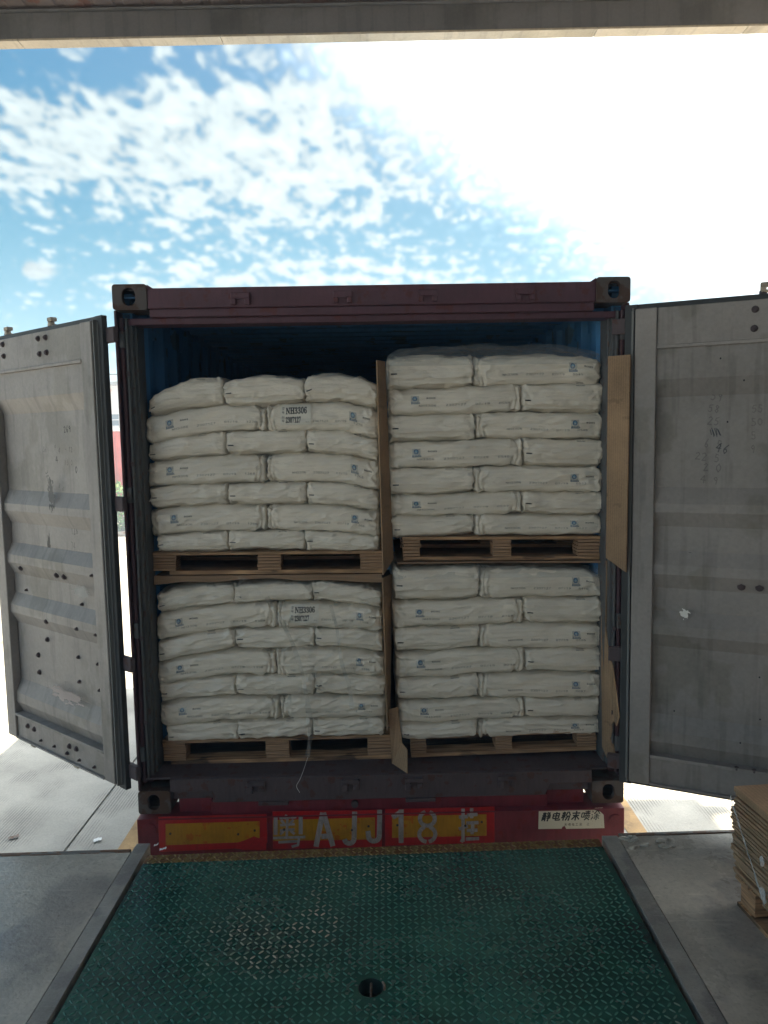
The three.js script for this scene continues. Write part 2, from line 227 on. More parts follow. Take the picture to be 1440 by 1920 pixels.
{ // dock leveller
  const t = thing('dock_leveller', 'dark green steel checker plate dock leveller in the floor', 'dock leveller');
  const x0 = -1.035, x1 = 0.981, zb = 3.6;
  const hole = []; for (let i = 0; i < 28; i++) { const a = i / 28 * Math.PI * 2; hole.push([-0.033 + 0.043 * Math.cos(a), 1.29 + 0.045 * Math.sin(a)]); }
  const pl = prism([[x0, lipZ(x0) + 0.066], [x1, lipZ(x1) + 0.066], [x1, zb], [x0, zb]], 0, 0.012, [hole]); pl.rotateX(Math.PI / 2); boxUV(pl);
  part('deck_plate', pl, M.plate, t);
  const lipT = prism([[x0, lipZ(x0)], [x1, lipZ(x1)], [x1, lipZ(x1) + 0.064], [x0, lipZ(x0) + 0.064]], 0.001, 0.012); lipT.rotateX(Math.PI / 2); boxUV(lipT);
  part('lip', [lipT, bx(x0, x1, -0.3, -0.014, 0.47, 0.49, 0.004)], M.lip, t);
  const lugs = [], P = 0.0255;
  for (let i = 0; i * P < x1 - x0 - 0.03; i++) for (let j = 0; j * P < 2.2; j++) { const x = x0 + 0.02 + i * P, z = lipZ(x) + 0.01 + j * P; if (Math.hypot(x + 0.033, z - 1.29) < 0.06) continue; lugs.push([x, z, (i + j) % 2]); }
  const lg = new THREE.SphereGeometry(1, 8, 4, 0, Math.PI * 2, 0, Math.PI / 2); lg.scale(0.0115, 0.0036, 0.0036);
  const im = new THREE.InstancedMesh(lg, M.lug, lugs.length), o = new THREE.Object3D(), c = new THREE.Color();
  lugs.forEach(([x, z, k], i) => {
    o.position.set(x, 0, z); o.rotation.y = (k ? 1 : -1) * Math.PI / 4; o.updateMatrix(); im.setMatrixAt(i, o.matrix);
    const patch = ss(0.0, 0.3, fbm(x * 2.2 + 3, z * 2.2, 5, 3) + 0.32 * Math.exp(-(((x + 0.35) / 0.22) ** 2) - ((z - 0.95) / 0.35) ** 2) + 0.1 * N(x * 40, z * 40) - 0.12), w = patch * Math.pow(rnd(), 1.7);
    if (z < lipZ(x) + 0.066) c.setRGB(0.26, 0.18, 0.06); else c.setRGB(lerp(0.03, 0.45, w), lerp(0.16, 0.43, w), lerp(0.12, 0.33, w)); im.setColorAt(i, c);
  });
  im.name = 'tread_lug'; im.userData.kind = 'stuff'; im.castShadow = im.receiveShadow = true; t.add(im);
  const ring = norm(new THREE.CylinderGeometry(0.0425, 0.04, 0.05, 28, 1, true)); ring.translate(-0.033, -0.026, 1.29); const base = norm(new THREE.CircleGeometry(0.042, 24)); base.rotateX(-Math.PI / 2); base.translate(-0.033, -0.05, 1.29);
  const cup = part('lifting_eye', [boxUV(ring), boxUV(base)], mat({ c: [0.012, 0.03, 0.025], roughness: 0.6, side: THREE.DoubleSide }), t);
  part('handle_bar', tube([[-0.033, -0.045, 1.245], [-0.033, -0.008, 1.262], [-0.033, -0.006, 1.31], [-0.033, -0.045, 1.33]], 0.004, 16, 8), M.steel, cup);
  part('rim', tube([[0.006, 0.0025, 1.268], [0.012, 0.004, 1.285], [0.011, 0.003, 1.305]], 0.0035, 10, 6), M.edgeSteel, cup);
  for (const [a, b] of [[x0 - 0.082, x0 - 0.02], [x1 + 0.02, x1 + 0.09]]) part('pit_angle', [bx(a, b, -0.012, 0.0015, 0.36, 6, 0.001), bx(a < 0 ? b - 0.008 : a, a < 0 ? b : a + 0.008, -0.5, -0.012, 0.36, 6, 0.002)], M.angle, t);
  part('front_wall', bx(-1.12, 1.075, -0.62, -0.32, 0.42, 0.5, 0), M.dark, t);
}
{ // canopy over the dock
  const t = thing('dock_canopy', 'deep canopy roof with grey beam and cream edge over the loading dock', 'canopy');
  const tilt = 0.0045, Y = 5.26, Z = -3.33, yy = (x) => 0 - tilt * x;
  const skew = (g) => { const p = g.attributes.position; for (let i = 0; i < p.count; i++) { p.setY(i, p.getY(i) - tilt * p.getX(i)); p.setZ(i, p.getZ(i) + 0.012 * p.getX(i)); } return g; };
  const XL = -4.1, XR = 7.2, seams = [XL, -3.05, -1.3, 1.92, 3.2, XR];
  for (let i = 0; i + 1 < seams.length; i++) part('edge_trim', skew(bx(seams[i] + 0.002, seams[i + 1] - 0.002, Y, Y + 0.018, Z, Z + 0.135, 0.003)), M.cream, t);
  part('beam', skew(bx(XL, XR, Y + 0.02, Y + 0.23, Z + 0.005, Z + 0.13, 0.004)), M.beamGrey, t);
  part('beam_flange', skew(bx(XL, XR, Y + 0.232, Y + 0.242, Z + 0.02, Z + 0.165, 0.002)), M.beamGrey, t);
  // corrugated roof sheet, ribs running along z
  const prof = []; const pitch = 0.25; for (let x = XL; x < XR - 0.2; x += pitch) prof.push([x, 0], [x + 0.15, 0], [x + 0.165, 0.008], [x + 0.235, 0.008]); prof.push([XR, 0]);
  const up = prof.map(([x, y]) => [x, y]).concat(prof.slice().reverse().map(([x, y]) => [x, y + 0.004]));
  const sheet = prism(up, 0, 12.6); { const p = sheet.attributes.position; for (let i = 0; i < p.count; i++) p.setXYZ(i, p.getX(i), p.getY(i) + Y + 0.26 + p.getZ(i) * 0.04 - tilt * p.getX(i), p.getZ(i) + Z - 0.08); sheet.computeVertexNormals(); boxUV(sheet); }
  part('roof_sheet', sheet, M.canopyRoof, t);
  for (let k = 1; k < 9; k++) part('purlin', skew(bx(XL, XR, Y + 0.12 + k * 0.058, Y + 0.25 + k * 0.058, Z + k * 1.45, Z + k * 1.45 + 0.06, 0.004)), M.canopyBeam, t);
  for (const x of [-3.9, 6.9]) for (const z of [2, 8]) part('column', bx(x - 0.12, x + 0.12, -1.2, 5.5, z - 0.12, z + 0.12, 0.01), M.canopyBeam, t);
}

{ // unseen walls, added to keep light off the dock from right and rear
  const t = thing('shade_wall', 'unseen side wall added on the right to dim the loading dock', 'wall');
  part('wall_face', bx(4.6, 4.8, -0.02, 5.3, 0.55, 12, 0.01), M.canopyBeam, t); part('skirting', bx(4.57, 4.599, 0.001, 0.15, 0.55, 12, 0.005), M.angle, t);
  const u = thing('shade_wall', 'unseen back wall added behind the viewer to dim the loading dock', 'wall');
  part('wall_face', bx(-5.2, 4.599, -0.02, 5.3, 11.8, 12, 0.01), M.canopyBeam, u);
}

// ================================================================ container
const CON = cthing('shipping_container', 'dark red shipping container with both rear doors open at the dock', 'shipping container');
const H = 2.591, HW = 1.219, FL = 0.172, L = 6.058;
{
  const stad = (cx, cy, w, h, n = 20) => { const r = w / 2, o = []; for (let i = 0; i <= n; i++) { const a = i / n * Math.PI; o.push([cx + r * Math.cos(a), cy + (h / 2 - r) + r * Math.sin(a)]); } for (let i = 0; i <= n; i++) { const a = Math.PI + i / n * Math.PI; o.push([cx + r * Math.cos(a), cy - (h / 2 - r) + r * Math.sin(a)]); } return o; };
  const rrect = (x0, x1, y0, y1, r) => { const o = []; for (const [cx, cy, a0] of [[x1 - r, y1 - r, 0], [x0 + r, y1 - r, 1], [x0 + r, y0 + r, 2], [x1 - r, y0 + r, 3]]) for (let i = 0; i <= 5; i++) { const a = (a0 + i / 5) * Math.PI / 2; o.push([cx + r * Math.cos(a), cy + r * Math.sin(a)]); } return o; };
  for (const s of [-1, 1]) for (const top of [0, 1]) { // corner castings: a front plate with its hole, side cheek, top and bottom plates
    const x0 = s < 0 ? -HW : HW - 0.162, x1 = x0 + 0.162, y0 = top ? H - 0.118 : 0, y1 = y0 + 0.118;
    const fr = prism(rrect(x0, x1, y0, y1, 0.014), -0.03, 0.003, [stad(x0 + 0.081 - s * -0.004, y0 + 0.06, 0.06, 0.082)], 0.002);
    const back = bx(x0 + 0.004, x1 - 0.004, y0 + 0.002, y1 - 0.002, -0.178, -0.15, 0.004), sh = [bx(x0 + 0.002, x1 - 0.002, y1 - 0.026, y1 - 0.001, -0.151, -0.029, 0.003), bx(x0 + 0.002, x1 - 0.002, y0 + 0.001, y0 + 0.026, -0.151, -0.029, 0.003)];
    const inner = s < 0 ? bx(x1 - 0.02, x1 - 0.001, y0 + 0.025, y1 - 0.025, -0.151, -0.029, 0.002) : bx(x0 + 0.001, x0 + 0.02, y0 + 0.025, y1 - 0.025, -0.151, -0.029, 0.002);
    const outer = s > 0 ? bx(x1 - 0.02, x1 - 0.001, y0 + 0.025, y1 - 0.025, -0.151, -0.029, 0.002) : bx(x0 + 0.001, x0 + 0.02, y0 + 0.025, y1 - 0.025, -0.151, -0.029, 0.002);
    part('corner_casting', [fr, back, ...sh, inner, outer], M.cast, CON);
  }
  for (const s of [-1, 1]) { // corner post: outer channel, recess, inner J-section with its lips
    const sx = (a, b) => s < 0 ? [-b, -a] : [a, b];
    const B = (a, b, y0, y1, z0, z1, r = 0.003) => bx(...sx(a, b), y0, y1, z0, z1, r);
    part('corner_post', [B(1.206, HW - 0.002, 0.119, H - 0.119, -0.15, -0.003), B(1.17, 1.207, 0.119, H - 0.119, -0.15, -0.1)], M.red, CON);
    part('inner_post', [B(1.166, 1.176, FL, H - 0.15, -0.16, -0.03), B(1.152, 1.167, FL, H - 0.15, -0.16, -0.06), B(1.143, 1.153, FL, H - 0.15, -0.22, -0.1)], M.jbar, CON);
    for (let k = 0; k < 5; k++) part('clip', B(1.162, 1.18, 0.45 + k * 0.43, 0.47 + k * 0.43, -0.032, -0.026, 0.001), M.rusty, CON);
    part('hinge_rod', cyl(0.011, H - 0.3, s * 1.193, H / 2, -0.035, 'y', 10), M.red, CON);
    for (const y of [0.3, 0.93, 1.6, 2.34]) part('hinge_sleeve', B(1.181, 1.204, y - 0.038, y + 0.038, -0.06, -0.018, 0.004), M.jbar, CON);
  }
  const hd = [bx(-1.057, 1.057, 2.478, 2.572, -0.1, -0.002, 0.006), bx(-1.055, 1.055, 2.44, 2.479, -0.1, -0.02, 0.006), bx(-1.2, 1.2, 2.41, 2.441, -0.16, -0.05, 0.005)];
  hd.push(prism([[-1.057, 2.572], [-1.03, 2.572], [-1.057, 2.589]], -0.15, -0.004), prism([[1.057, 2.572], [1.03, 2.572], [1.057, 2.589]], -0.15, -0.004));
  part('door_header', hd, M.headerGlare, CON);
  for (const x of [-0.62, -0.14, 0.26, 0.72]) { part('cam_keeper', [bx(x - 0.045, x + 0.045, 2.515, 2.545, -0.003, 0.012, 0.005), bx(x - 0.045, x - 0.02, 2.488, 2.516, -0.003, 0.014, 0.005), bx(x + 0.02, x + 0.045, 2.488, 2.516, -0.003, 0.014, 0.005)], M.headerGlare, CON); }
  // sill with a cut pocket at each end
  const sy = 0.174; part('door_sill', [prism([[-0.845, 0.05], [0.825, 0.05], [0.845, 0.108], [1.057, 0.108], [1.057, sy], [-1.057, sy], [-1.057, 0.108], [-0.845, 0.108]], -0.03, -0.001, [], 0.003), bx(-1.2, 1.2, sy - 0.012, sy - 0.001, -0.34, -0.032, 0.003), bx(-1.05, 1.05, 0.06, 0.1, -0.18, -0.031, 0.003)], M.rusty, CON);
  for (const x of [at(480, 1472, 0)[0], at(657, 1470, 0)[0], at(776, 1465, 0)[0], at(950, 1462, 0)[0]]) part('cam_keeper', [bx(x - 0.045, x + 0.045, 0.135, 0.158, -0.003, 0.016, 0.004), bx(x - 0.045, x - 0.014, 0.098, 0.136, -0.003, 0.022, 0.006), bx(x + 0.016, x + 0.045, 0.104, 0.136, -0.003, 0.02, 0.006)], M.rusty, CON);
  part('floor_board', bx(-1.16, 1.16, FL - 0.03, FL - 0.002, -L + 0.1, -0.335, 0), M.floorply, CON);
  // corrugated walls, roof and end wall as thin folded sheets
  const fold = (len, pitch, dep) => { const a = []; for (let x = 0; x < len - pitch; x += pitch) a.push([x, 0], [x + pitch * 0.3, 0], [x + pitch * 0.5, dep], [x + pitch * 0.8, dep]); a.push([len, 0]); return a; };
  const sheetOf = (len, hgt, pitch, dep) => { const a = fold(len, pitch, dep); return prism(a.concat(a.slice().reverse().map(([x, y]) => [x, y + 0.003])), 0, hgt); };
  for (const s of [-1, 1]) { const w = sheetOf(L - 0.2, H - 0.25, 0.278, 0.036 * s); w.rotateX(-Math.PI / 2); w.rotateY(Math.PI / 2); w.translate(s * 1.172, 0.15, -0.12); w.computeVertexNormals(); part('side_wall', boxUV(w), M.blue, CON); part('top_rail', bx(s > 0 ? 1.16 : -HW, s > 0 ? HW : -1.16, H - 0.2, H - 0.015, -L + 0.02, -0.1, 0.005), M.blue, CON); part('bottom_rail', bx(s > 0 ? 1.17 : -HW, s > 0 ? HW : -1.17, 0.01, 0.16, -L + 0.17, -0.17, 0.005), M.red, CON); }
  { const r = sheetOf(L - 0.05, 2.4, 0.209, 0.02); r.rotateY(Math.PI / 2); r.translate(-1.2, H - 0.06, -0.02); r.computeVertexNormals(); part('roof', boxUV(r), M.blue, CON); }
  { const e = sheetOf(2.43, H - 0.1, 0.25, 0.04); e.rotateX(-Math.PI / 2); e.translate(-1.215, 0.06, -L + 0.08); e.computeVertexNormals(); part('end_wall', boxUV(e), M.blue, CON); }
}
// ---- doors. Local frame: x from the hinge outwards, y up, +z the inner face that looks at the dock
function door(side, ang, hingeX, hingeZ, bolts, label) {
  const d = new THREE.Group(); d.name = 'door'; d.userData.label = label; CON.add(d);
  d.position.set(hingeX, 0, hingeZ); d.rotation.y = ang; const s = side, paint = M.door; // s = +1 when x grows to the right
  const y0 = 0.128, y1 = 2.452, W = 1.17, X = (a, b) => s > 0 ? [a, b] : [-b, -a];
  const B = (a, b, c, e, z0, z1, r = 0.004) => bx(...X(a, b), c, e, z0, z1, r);
  part('door_gasket', [B(0, 0.06, y0, y1, -0.06, -0.03, 0.004), B(0.034, W, y1 - 0.03, y1, -0.06, -0.036, 0.004), B(0.034, W, y0, y0 + 0.03, -0.06, -0.036, 0.004), B(W - 0.002, W + 0.02, y0, y1, -0.06, -0.036)], M.gasket, d);
  part('gasket_lip', [B(0.036, 0.044, y0 + 0.02, y1 - 0.02, -0.056, -0.006, 0.003), B(0.03, 0.037, y0 + 0.03, y1 - 0.03, -0.058, -0.026, 0.003)], M.gasketLip, d);
  part('door_frame', [B(0.05, 0.146, y0 + 0.025, y1 - 0.025, -0.05, 0, 0.006), B(W - 0.1, W, y0 + 0.025, y1 - 0.025, -0.05, 0, 0.006)], paint, d);
  part('top_member', [B(0.146, W - 0.1, y1 - 0.2, y1 - 0.026, -0.05, -0.012, 0.004)], paint, d);
  part('bottom_member', [B(0.146, W - 0.1, y0 + 0.026, y0 + 0.165, -0.05, -0.012, 0.004), B(0.146, W - 0.1, y0 + 0.026, y0 + 0.036, -0.05, 0.004, 0.003)], paint, d);
  // horizontally corrugated panel: [height, depth] going down
  const ya = y1 - 0.2, P = [[ya, -0.016], [2.10, -0.016], [2.02, -0.05], [1.60, -0.05], [1.525, -0.016], [1.485, -0.016], [1.415, -0.05], [1.30, -0.05], [1.235, -0.016], [1.19, -0.016], [1.12, -0.05], [1.01, -0.05], [0.945, -0.016], [0.9, -0.016], [0.835, -0.05], [0.5, -0.05], [0.425, -0.016], [0.37, -0.016], [0.3, -0.05], [y0 + 0.165, -0.05]];
  const pp = P.map(([y, z]) => [-z, y]).concat(P.slice().reverse().map(([y, z]) => [-z + 0.003, y]));
  const g = prism(pp, 0.136, W - 0.09); g.rotateY(Math.PI / 2); if (s < 0) g.translate(-(W + 0.046), 0, 0); g.computeVertexNormals();
  part('corrugated_panel', boxUV(g), paint, d);
  part('panel_ledge', B(0.146, W - 0.1, ya - 0.012, ya + 0.004, -0.05, 0.002, 0.003), paint, d); part('panel_ledge', B(0.146, W - 0.1, y0 + 0.16, y0 + 0.176, -0.055, 0.0, 0.003), paint, d);
  for (const x of [0.58, 1.06]) { // locking bars on the far face, cams past the top and the bottom
    const q = part('locking_bar', [cyl(0.017, y1 - y0 + 0.04, s * x, (y0 + y1) / 2, -0.095, 'y', 12), bx(s * x - 0.03, s * x + 0.03, 0.9, 0.98, -0.12, -0.06), bx(s * x - 0.03, s * x + 0.03, 1.7, 1.78, -0.12, -0.06)], M.rusty, d);
    for (const [y, k] of [[y1, 1], [y0, -1]]) part('cam', [bx(s * x - 0.013, s * x + 0.013, Math.min(y, y + k * 0.055), Math.max(y, y + k * 0.055), -0.11, -0.082, 0.005), bx(s * x - 0.012, s * x + 0.034, y + k * 0.045 - 0.009, y + k * 0.045 + 0.012, -0.112, -0.078, 0.005), bx(s * x - 0.008, s * x + 0.026, y + k * 0.018 - 0.005, y + k * 0.018 + 0.006, -0.112, -0.078, 0.003)], M.cream, q.parent);
  }
  for (const y of [0.22, 0.77, 1.56, 2.36]) part('hinge', [B(-0.062, 0.05, y - 0.036, y + 0.036, -0.078, -0.05, 0.006)], M.rusty, d);
  // bolts where the photograph shows them: pixel positions carried onto the plane of the door
  CON.updateMatrixWorld(true); const inv = d.matrixWorld.clone().invert(), o = CAM.clone().applyMatrix4(inv);
  d.userData.hit = (px, py, z = 0) => { const v = ray(px, py).transformDirection(inv), t = (z - o.z) / v.z; return [o.x + v.x * t, o.y + v.y * t]; };
  for (const [px, py, r] of bolts) { const depth = (y) => { if (y > ya - 0.004 || y < y0 + 0.165) return -0.012; for (let i = 0; i + 1 < P.length; i++) if (y <= P[i][0] && y >= P[i + 1][0]) return lerp(P[i + 1][1], P[i][1], (y - P[i + 1][0]) / Math.max(1e-6, P[i][0] - P[i + 1][0])); return -0.05; };
    let q = d.userData.hit(px, py, -0.03); if (Math.abs(q[0]) < 0.146 || Math.abs(q[0]) > W - 0.1) q[2] = 0; const zz = q[2] === 0 ? 0 : depth(q[1]); const [x, y] = d.userData.hit(px, py, zz), R2 = r || 0.0125; part('bolt', [cyl(R2 * 1.25, 0.004, x, y, zz + 0.001, 'z', 12), cyl(R2, 0.009, x, y, zz + 0.006, 'z', 6, R2 * 0.95), cyl(R2 * 0.5, 0.005, x, y, zz + 0.012, 'z', 8)], M.rusty, d); }
  const hit = d.userData.hit; delete d.userData.hit; return { d, hit };
}
const LB = [[6, 646], [8, 668], [72, 635], [86, 633], [75, 664], [88, 661], [40, 1065], [107, 1078, 0.014], [121, 1081, 0.014], [51, 1106, 0.007], [155, 1133, 0.008], [173, 1079, 0.007], [88, 1165], [90, 1199], [73, 1228], [75, 1260], [145, 1179, 0.009], [148, 1232, 0.009], [150, 1278, 0.009], [181, 1190, 0.008], [185, 1245, 0.008], [188, 1294, 0.008], [53, 1361], [65, 1367], [131, 1399], [144, 1404], [127, 1412, 0.009], [78, 1388, 0.007], [103, 1399, 0.007], [150, 1425, 0.007], [178, 1438, 0.007]];
const leftDoor = door(-1, -Math.PI * 39.3 / 180, at(183, 590, 0)[0], 0.03, LB, 'left door swung right back, pinkish grey inside with bolts');
const rightDoor = door(1, -Math.PI * 26 / 180, 1.168, 0.066, [[1416, 580], [1414, 616], [1390, 1100, 0.014], [1424, 1102, 0.014], [1381, 1441, 0.01], [1414, 1446, 0.01]], 'right door swung outwards, grey inside with handwritten numbers');
// flat marks on the doors: marker scribble, glue and scraped patches
function mark(dr, px, py, w, h, W, Hh, draw, z = -0.0485, name = 'marking') { const [x, y] = dr.hit(px, py, z); const g = norm(new THREE.PlaneGeometry(w, h)); g.translate(x, y, z); const t = canvas(W, Hh, draw); return part(name, g, printMat(t, 0.7), dr.d); }
const DIGIT = { 0: [[.5, 0, .1, .3, .1, .7, .5, 1, .9, .7, .9, .3, .5, 0]], 1: [[.3, .2, .55, 0, .5, 1]], 2: [[.1, .2, .5, 0, .85, .25, .1, 1, .95, .95]], 3: [[.1, .1, .6, 0, .8, .25, .4, .45, .9, .7, .5, 1, .1, .9]], 4: [[.7, 1, .65, 0, .05, .65, .95, .6]], 5: [[.85, 0, .25, .02, .2, .42, .7, .42, .85, .75, .5, 1, .1, .9]], 6: [[.75, 0, .2, .5, .2, .85, .55, 1, .85, .75, .5, .5, .2, .7]], 7: [[.1, .05, .9, 0, .4, 1]], 8: [[.5, .45, .2, .2, .5, 0, .8, .2, .2, .75, .5, 1, .85, .75, .5, .45]], 9: [[.8, .3, .4, .5, .15, .25, .5, 0, .8, .3, .6, 1]], '-': [[.2, .5, .8, .5]] };
const scribble = (g, txt, x, y, size, col, rot = 0) => { g.save(); g.translate(x, y); g.rotate(rot + rr(-0.08, 0.08)); g.strokeStyle = col; g.lineWidth = Math.max(2, size * 0.075); g.lineJoin = g.lineCap = 'round'; let px = 0; const h = size * 0.72, w = size * 0.42; for (const ch of txt) { for (const st of DIGIT[ch] || []) { g.beginPath(); const j = () => rr(-0.07, 0.07); for (let i = 0; i < st.length; i += 2) { const X = px + (st[i] + j()) * w, Y = (st[i + 1] - 1 + j()) * h; i ? g.lineTo(X, Y) : g.moveTo(X, Y); } g.stroke(); } px += size * 0.56; } g.restore(); };
const blotch = (g, W, Hh, col, sx, sy, n, sd) => { const im = g.createImageData(W, Hh); for (let j = 0; j < Hh; j++) for (let i = 0; i < W; i++) { const u = i / W - 0.5, v = j / Hh - 0.5, e = 1 - 2 * Math.hypot(u * sx, v * sy), k = ss(-0.02, 0.06, e * 0.7 + fbm(u * n, v * n, sd, 4) * 0.9 - 0.1), o = (j * W + i) * 4; im.data[o] = col[0]; im.data[o + 1] = col[1]; im.data[o + 2] = col[2]; im.data[o + 3] = col[3] * k; } g.putImageData(im, 0, 0); };
mark(leftDoor, 110, 870, 0.5, 0.5, 512, 512, (g) => { scribble(g, '269', 330, 90, 44, 'rgba(40,45,55,.8)'); scribble(g, '- 12', 330, 190, 34, 'rgba(40,45,55,.6)'); scribble(g, '15 0', 320, 260, 36, 'rgba(50,60,80,.45)'); scribble(g, '0', 420, 300, 44, 'rgba(20,22,30,.85)'); scribble(g, '56', 100, 190, 38, 'rgba(50,60,80,.4)', 0.2); scribble(g, '384', 110, 300, 36, 'rgba(50,60,80,.45)', 1.2); scribble(g, '5', 130, 420, 34, 'rgba(40,45,55,.5)'); scribble(g, '9 4', 215, 180, 40, 'rgba(40,45,55,.5)', 0.3); scribble(g, '4', 230, 250, 50, 'rgba(20,22,30,.7)'); scribble(g, '3 6', 240, 380, 34, 'rgba(50,55,65,.45)', 0.4); });
mark(leftDoor, 140, 1030, 0.22, 0.3, 256, 256, (g) => { scribble(g, '126', 100, 60, 50, 'rgba(50,55,70,.5)'); scribble(g, '74', 90, 130, 46, 'rgba(40,45,60,.45)'); scribble(g, '1 3', 70, 210, 44, 'rgba(50,55,70,.4)'); });
mark(leftDoor, 96, 928, 0.15, 0.26, 256, 256, (g) => blotch(g, 256, 256, [70, 66, 60, 150], 2.2, 1.5, 7, 3), -0.0145, 'stain');
mark(leftDoor, 92, 1022, 0.07, 0.18, 128, 128, (g) => blotch(g, 128, 128, [75, 70, 64, 130], 2, 1.6, 6, 13), -0.0485, 'stain');
mark(leftDoor, 152, 1110, 0.3, 0.1, 256, 128, (g) => blotch(g, 256, 128, [175, 172, 165, 150], 1.7, 1.7, 8, 5), -0.0145, 'scraped_patch');
mark(leftDoor, 125, 1305, 0.55, 0.16, 256, 128, (g) => blotch(g, 256, 128, [190, 172, 165, 150], 1.6, 1.9, 9, 7), -0.0145, 'scraped_patch');
mark(rightDoor, 1330, 845, 0.36, 0.56, 300, 460, (g) => { const c = 'rgba(40,52,62,.36)'; const r = [['59', 150, 40], ['58', 140, 85], ['25', 140, 130], ['6 5', 130, 215], ['22 5', 100, 262], ['2 0', 130, 305], ['4 9', 120, 350], ['6 57', 100, 420]]; for (const [t, x, y] of r) scribble(g, t, x, y, 40, c, 0.12); g.strokeStyle = 'rgba(25,70,100,.65)'; g.lineWidth = 3; for (let i = 0; i < 7; i++) { g.beginPath(); g.moveTo(150 + i * 5 + rr(-2, 2), 148 + rr(-4, 4)); g.lineTo(158 + i * 5 + rr(-3, 3), 174 + rr(-5, 5)); g.stroke(); } scribble(g, '46', 170, 230, 44, 'rgba(25,70,100,.6)', 0.3); });
mark(rightDoor, 1432, 810, 0.2, 0.3, 160, 240, (g) => { for (let i = 0; i < 4; i++) scribble(g, ['55', '50', '5', '9'][i], 40, 50 + i * 48, 36, 'rgba(40,52,62,.3)'); });
mark(rightDoor, 1283, 1151, 0.07, 0.075, 128, 128, (g) => blotch(g, 128, 128, [225, 222, 215, 255], 1.7, 1.5, 5, 11), -0.0145, 'torn_sticker');
for (const [x, y, w] of [[1315, 673, 0.04], [1293, 1037, 0.02]]) mark(rightDoor, x, y, w, 0.012, 64, 32, (g) => { g.fillStyle = 'rgba(35,38,40,.9)'; g.beginPath(); g.ellipse(32, 16, 28, 9, -0.1, 0, 7); g.fill(); }, -0.047, 'dent_mark');
for (const [x, y] of [[1351, 672], [1395, 713], [1264, 1333], [1424, 1270], [1388, 1393], [1364, 791], [1425, 1349]]) mark(rightDoor, x, y, 0.008, 0.01, 16, 16, (g) => { g.fillStyle = 'rgba(8,8,8,1)'; g.beginPath(); g.arc(8, 8, 7, 0, 7); g.fill(); }, -0.0145, 'screw_hole');

// ================================================================ trailer
const GLYPH = {
  jing: [[[.5, 1.2], [4.5, 1.2]], [[.8, 2.5], [4.2, 2.5]], [[.2, 3.8], [4.8, 3.8]], [[2.5, .2], [2.5, 3.8]], [[1, 5], [1, 9.5]], [[1, 5], [4, 5], [4, 9.2], [3.3, 9.2]], [[1, 6.4], [4, 6.4]], [[1, 7.7], [4, 7.7]], [[6.6, .2], [5.4, 2]], [[6.4, 1], [8.4, 1], [7.6, 2.4]], [[5.6, 3], [9, 3], [9, 6.6]], [[5, 4.8], [9.8, 4.8]], [[5.6, 6.6], [9, 6.6]], [[7.3, 3], [7.3, 9.3], [6.3, 9]]],
  dian: [[[1.5, 2], [1.5, 7]], [[1.5, 2], [8, 2], [8, 7]], [[1.5, 4.4], [8, 4.4]], [[1.5, 7], [8, 7]], [[4.8, .3], [4.8, 8.8], [9.3, 8.8], [9.3, 7.4]]],
  fen: [[[.2, 4], [4.6, 4]], [[2.4, .4], [2.4, 9.5]], [[.8, 1.2], [1.6, 3]], [[4, 1.2], [3.2, 3]], [[2.2, 4.2], [.3, 7]], [[2.6, 4.2], [4.5, 6.6]], [[6.6, .6], [4.9, 4.6]], [[7.6, .6], [9.8, 4.6]], [[5.5, 5.2], [9, 5.2], [8.6, 9.2], [7.6, 9]], [[7, 5.2], [5, 9.5]]],
  mo: [[[.6, 2.4], [9.4, 2.4]], [[1.5, 4.7], [8.5, 4.7]], [[5, .2], [5, 9.8]], [[4.8, 4.8], [.8, 8.8]], [[5.2, 4.8], [9.2, 8.8]]],
  pen: [[[.4, 2.5], [.4, 6.8]], [[.4, 2.5], [3, 2.5], [3, 6.8]], [[.4, 6.6], [3, 6.6]], [[4, 1.4], [9.4, 1.4]], [[6.7, .2], [6.7, 3]], [[3.6, 3], [9.8, 3]], [[5.4, 2.2], [5.4, 4]], [[8, 2.2], [8, 4]], [[4.6, 4.8], [4.6, 7.6]], [[4.6, 4.8], [8.8, 4.8], [8.8, 7.6]], [[6.7, 5.4], [6.4, 7.6], [4, 9.6]], [[7, 7.6], [9.4, 9.6]]],
  tu: [[[.6, 1], [1.8, 2]], [[.3, 4], [1.5, 5]], [[.5, 9], [2.2, 6.2]], [[6, .2], [3, 3.8]], [[6.2, .2], [9.6, 3.8]], [[4.4, 4], [8, 4]], [[3.4, 5.8], [9.2, 5.8]], [[6.2, 4], [6.2, 9.4], [5.4, 9.2]], [[4.8, 6.8], [3.6, 8.6]], [[7.6, 6.8], [9, 8.6]]],
  gong: [[[1, 1.5], [9, 1.5]], [[5, 1.5], [5, 8.5]], [[.4, 8.5], [9.6, 8.5]]],
  hao: [[[2, .5], [2, 3.5], [8, 3.5], [8, .5], [2, .5]], [[.5, 5], [9.5, 5]], [[3, 5], [2.6, 6.6], [7.6, 6.6], [7, 9.5], [5.5, 9.2]]],
  pi: [[[.3, 3], [3.6, 3]], [[2, .3], [2, 9.5], [1, 9]], [[.4, 6.4], [3.6, 5.4]], [[5, 1], [5, 9], [6.8, 8]], [[5, 4.4], [6.8, 4.4]], [[8, .6], [8, 8.8], [9.7, 8.8], [9.7, 7.4]], [[9.6, 3], [8, 5]]],
  xing: [[[.8, 1], [5.4, 1]], [[.4, 3.2], [5.6, 3.2]], [[2, 1], [1.8, 3.2], [.8, 5]], [[4.2, 1], [4.2, 5]], [[7, .8], [7, 3.8]], [[9.2, .3], [9.2, 5], [8.2, 4.8]], [[2, 6.8], [8, 6.8]], [[5, 5.4], [5, 9.4]], [[.6, 9.4], [9.4, 9.4]]],
};
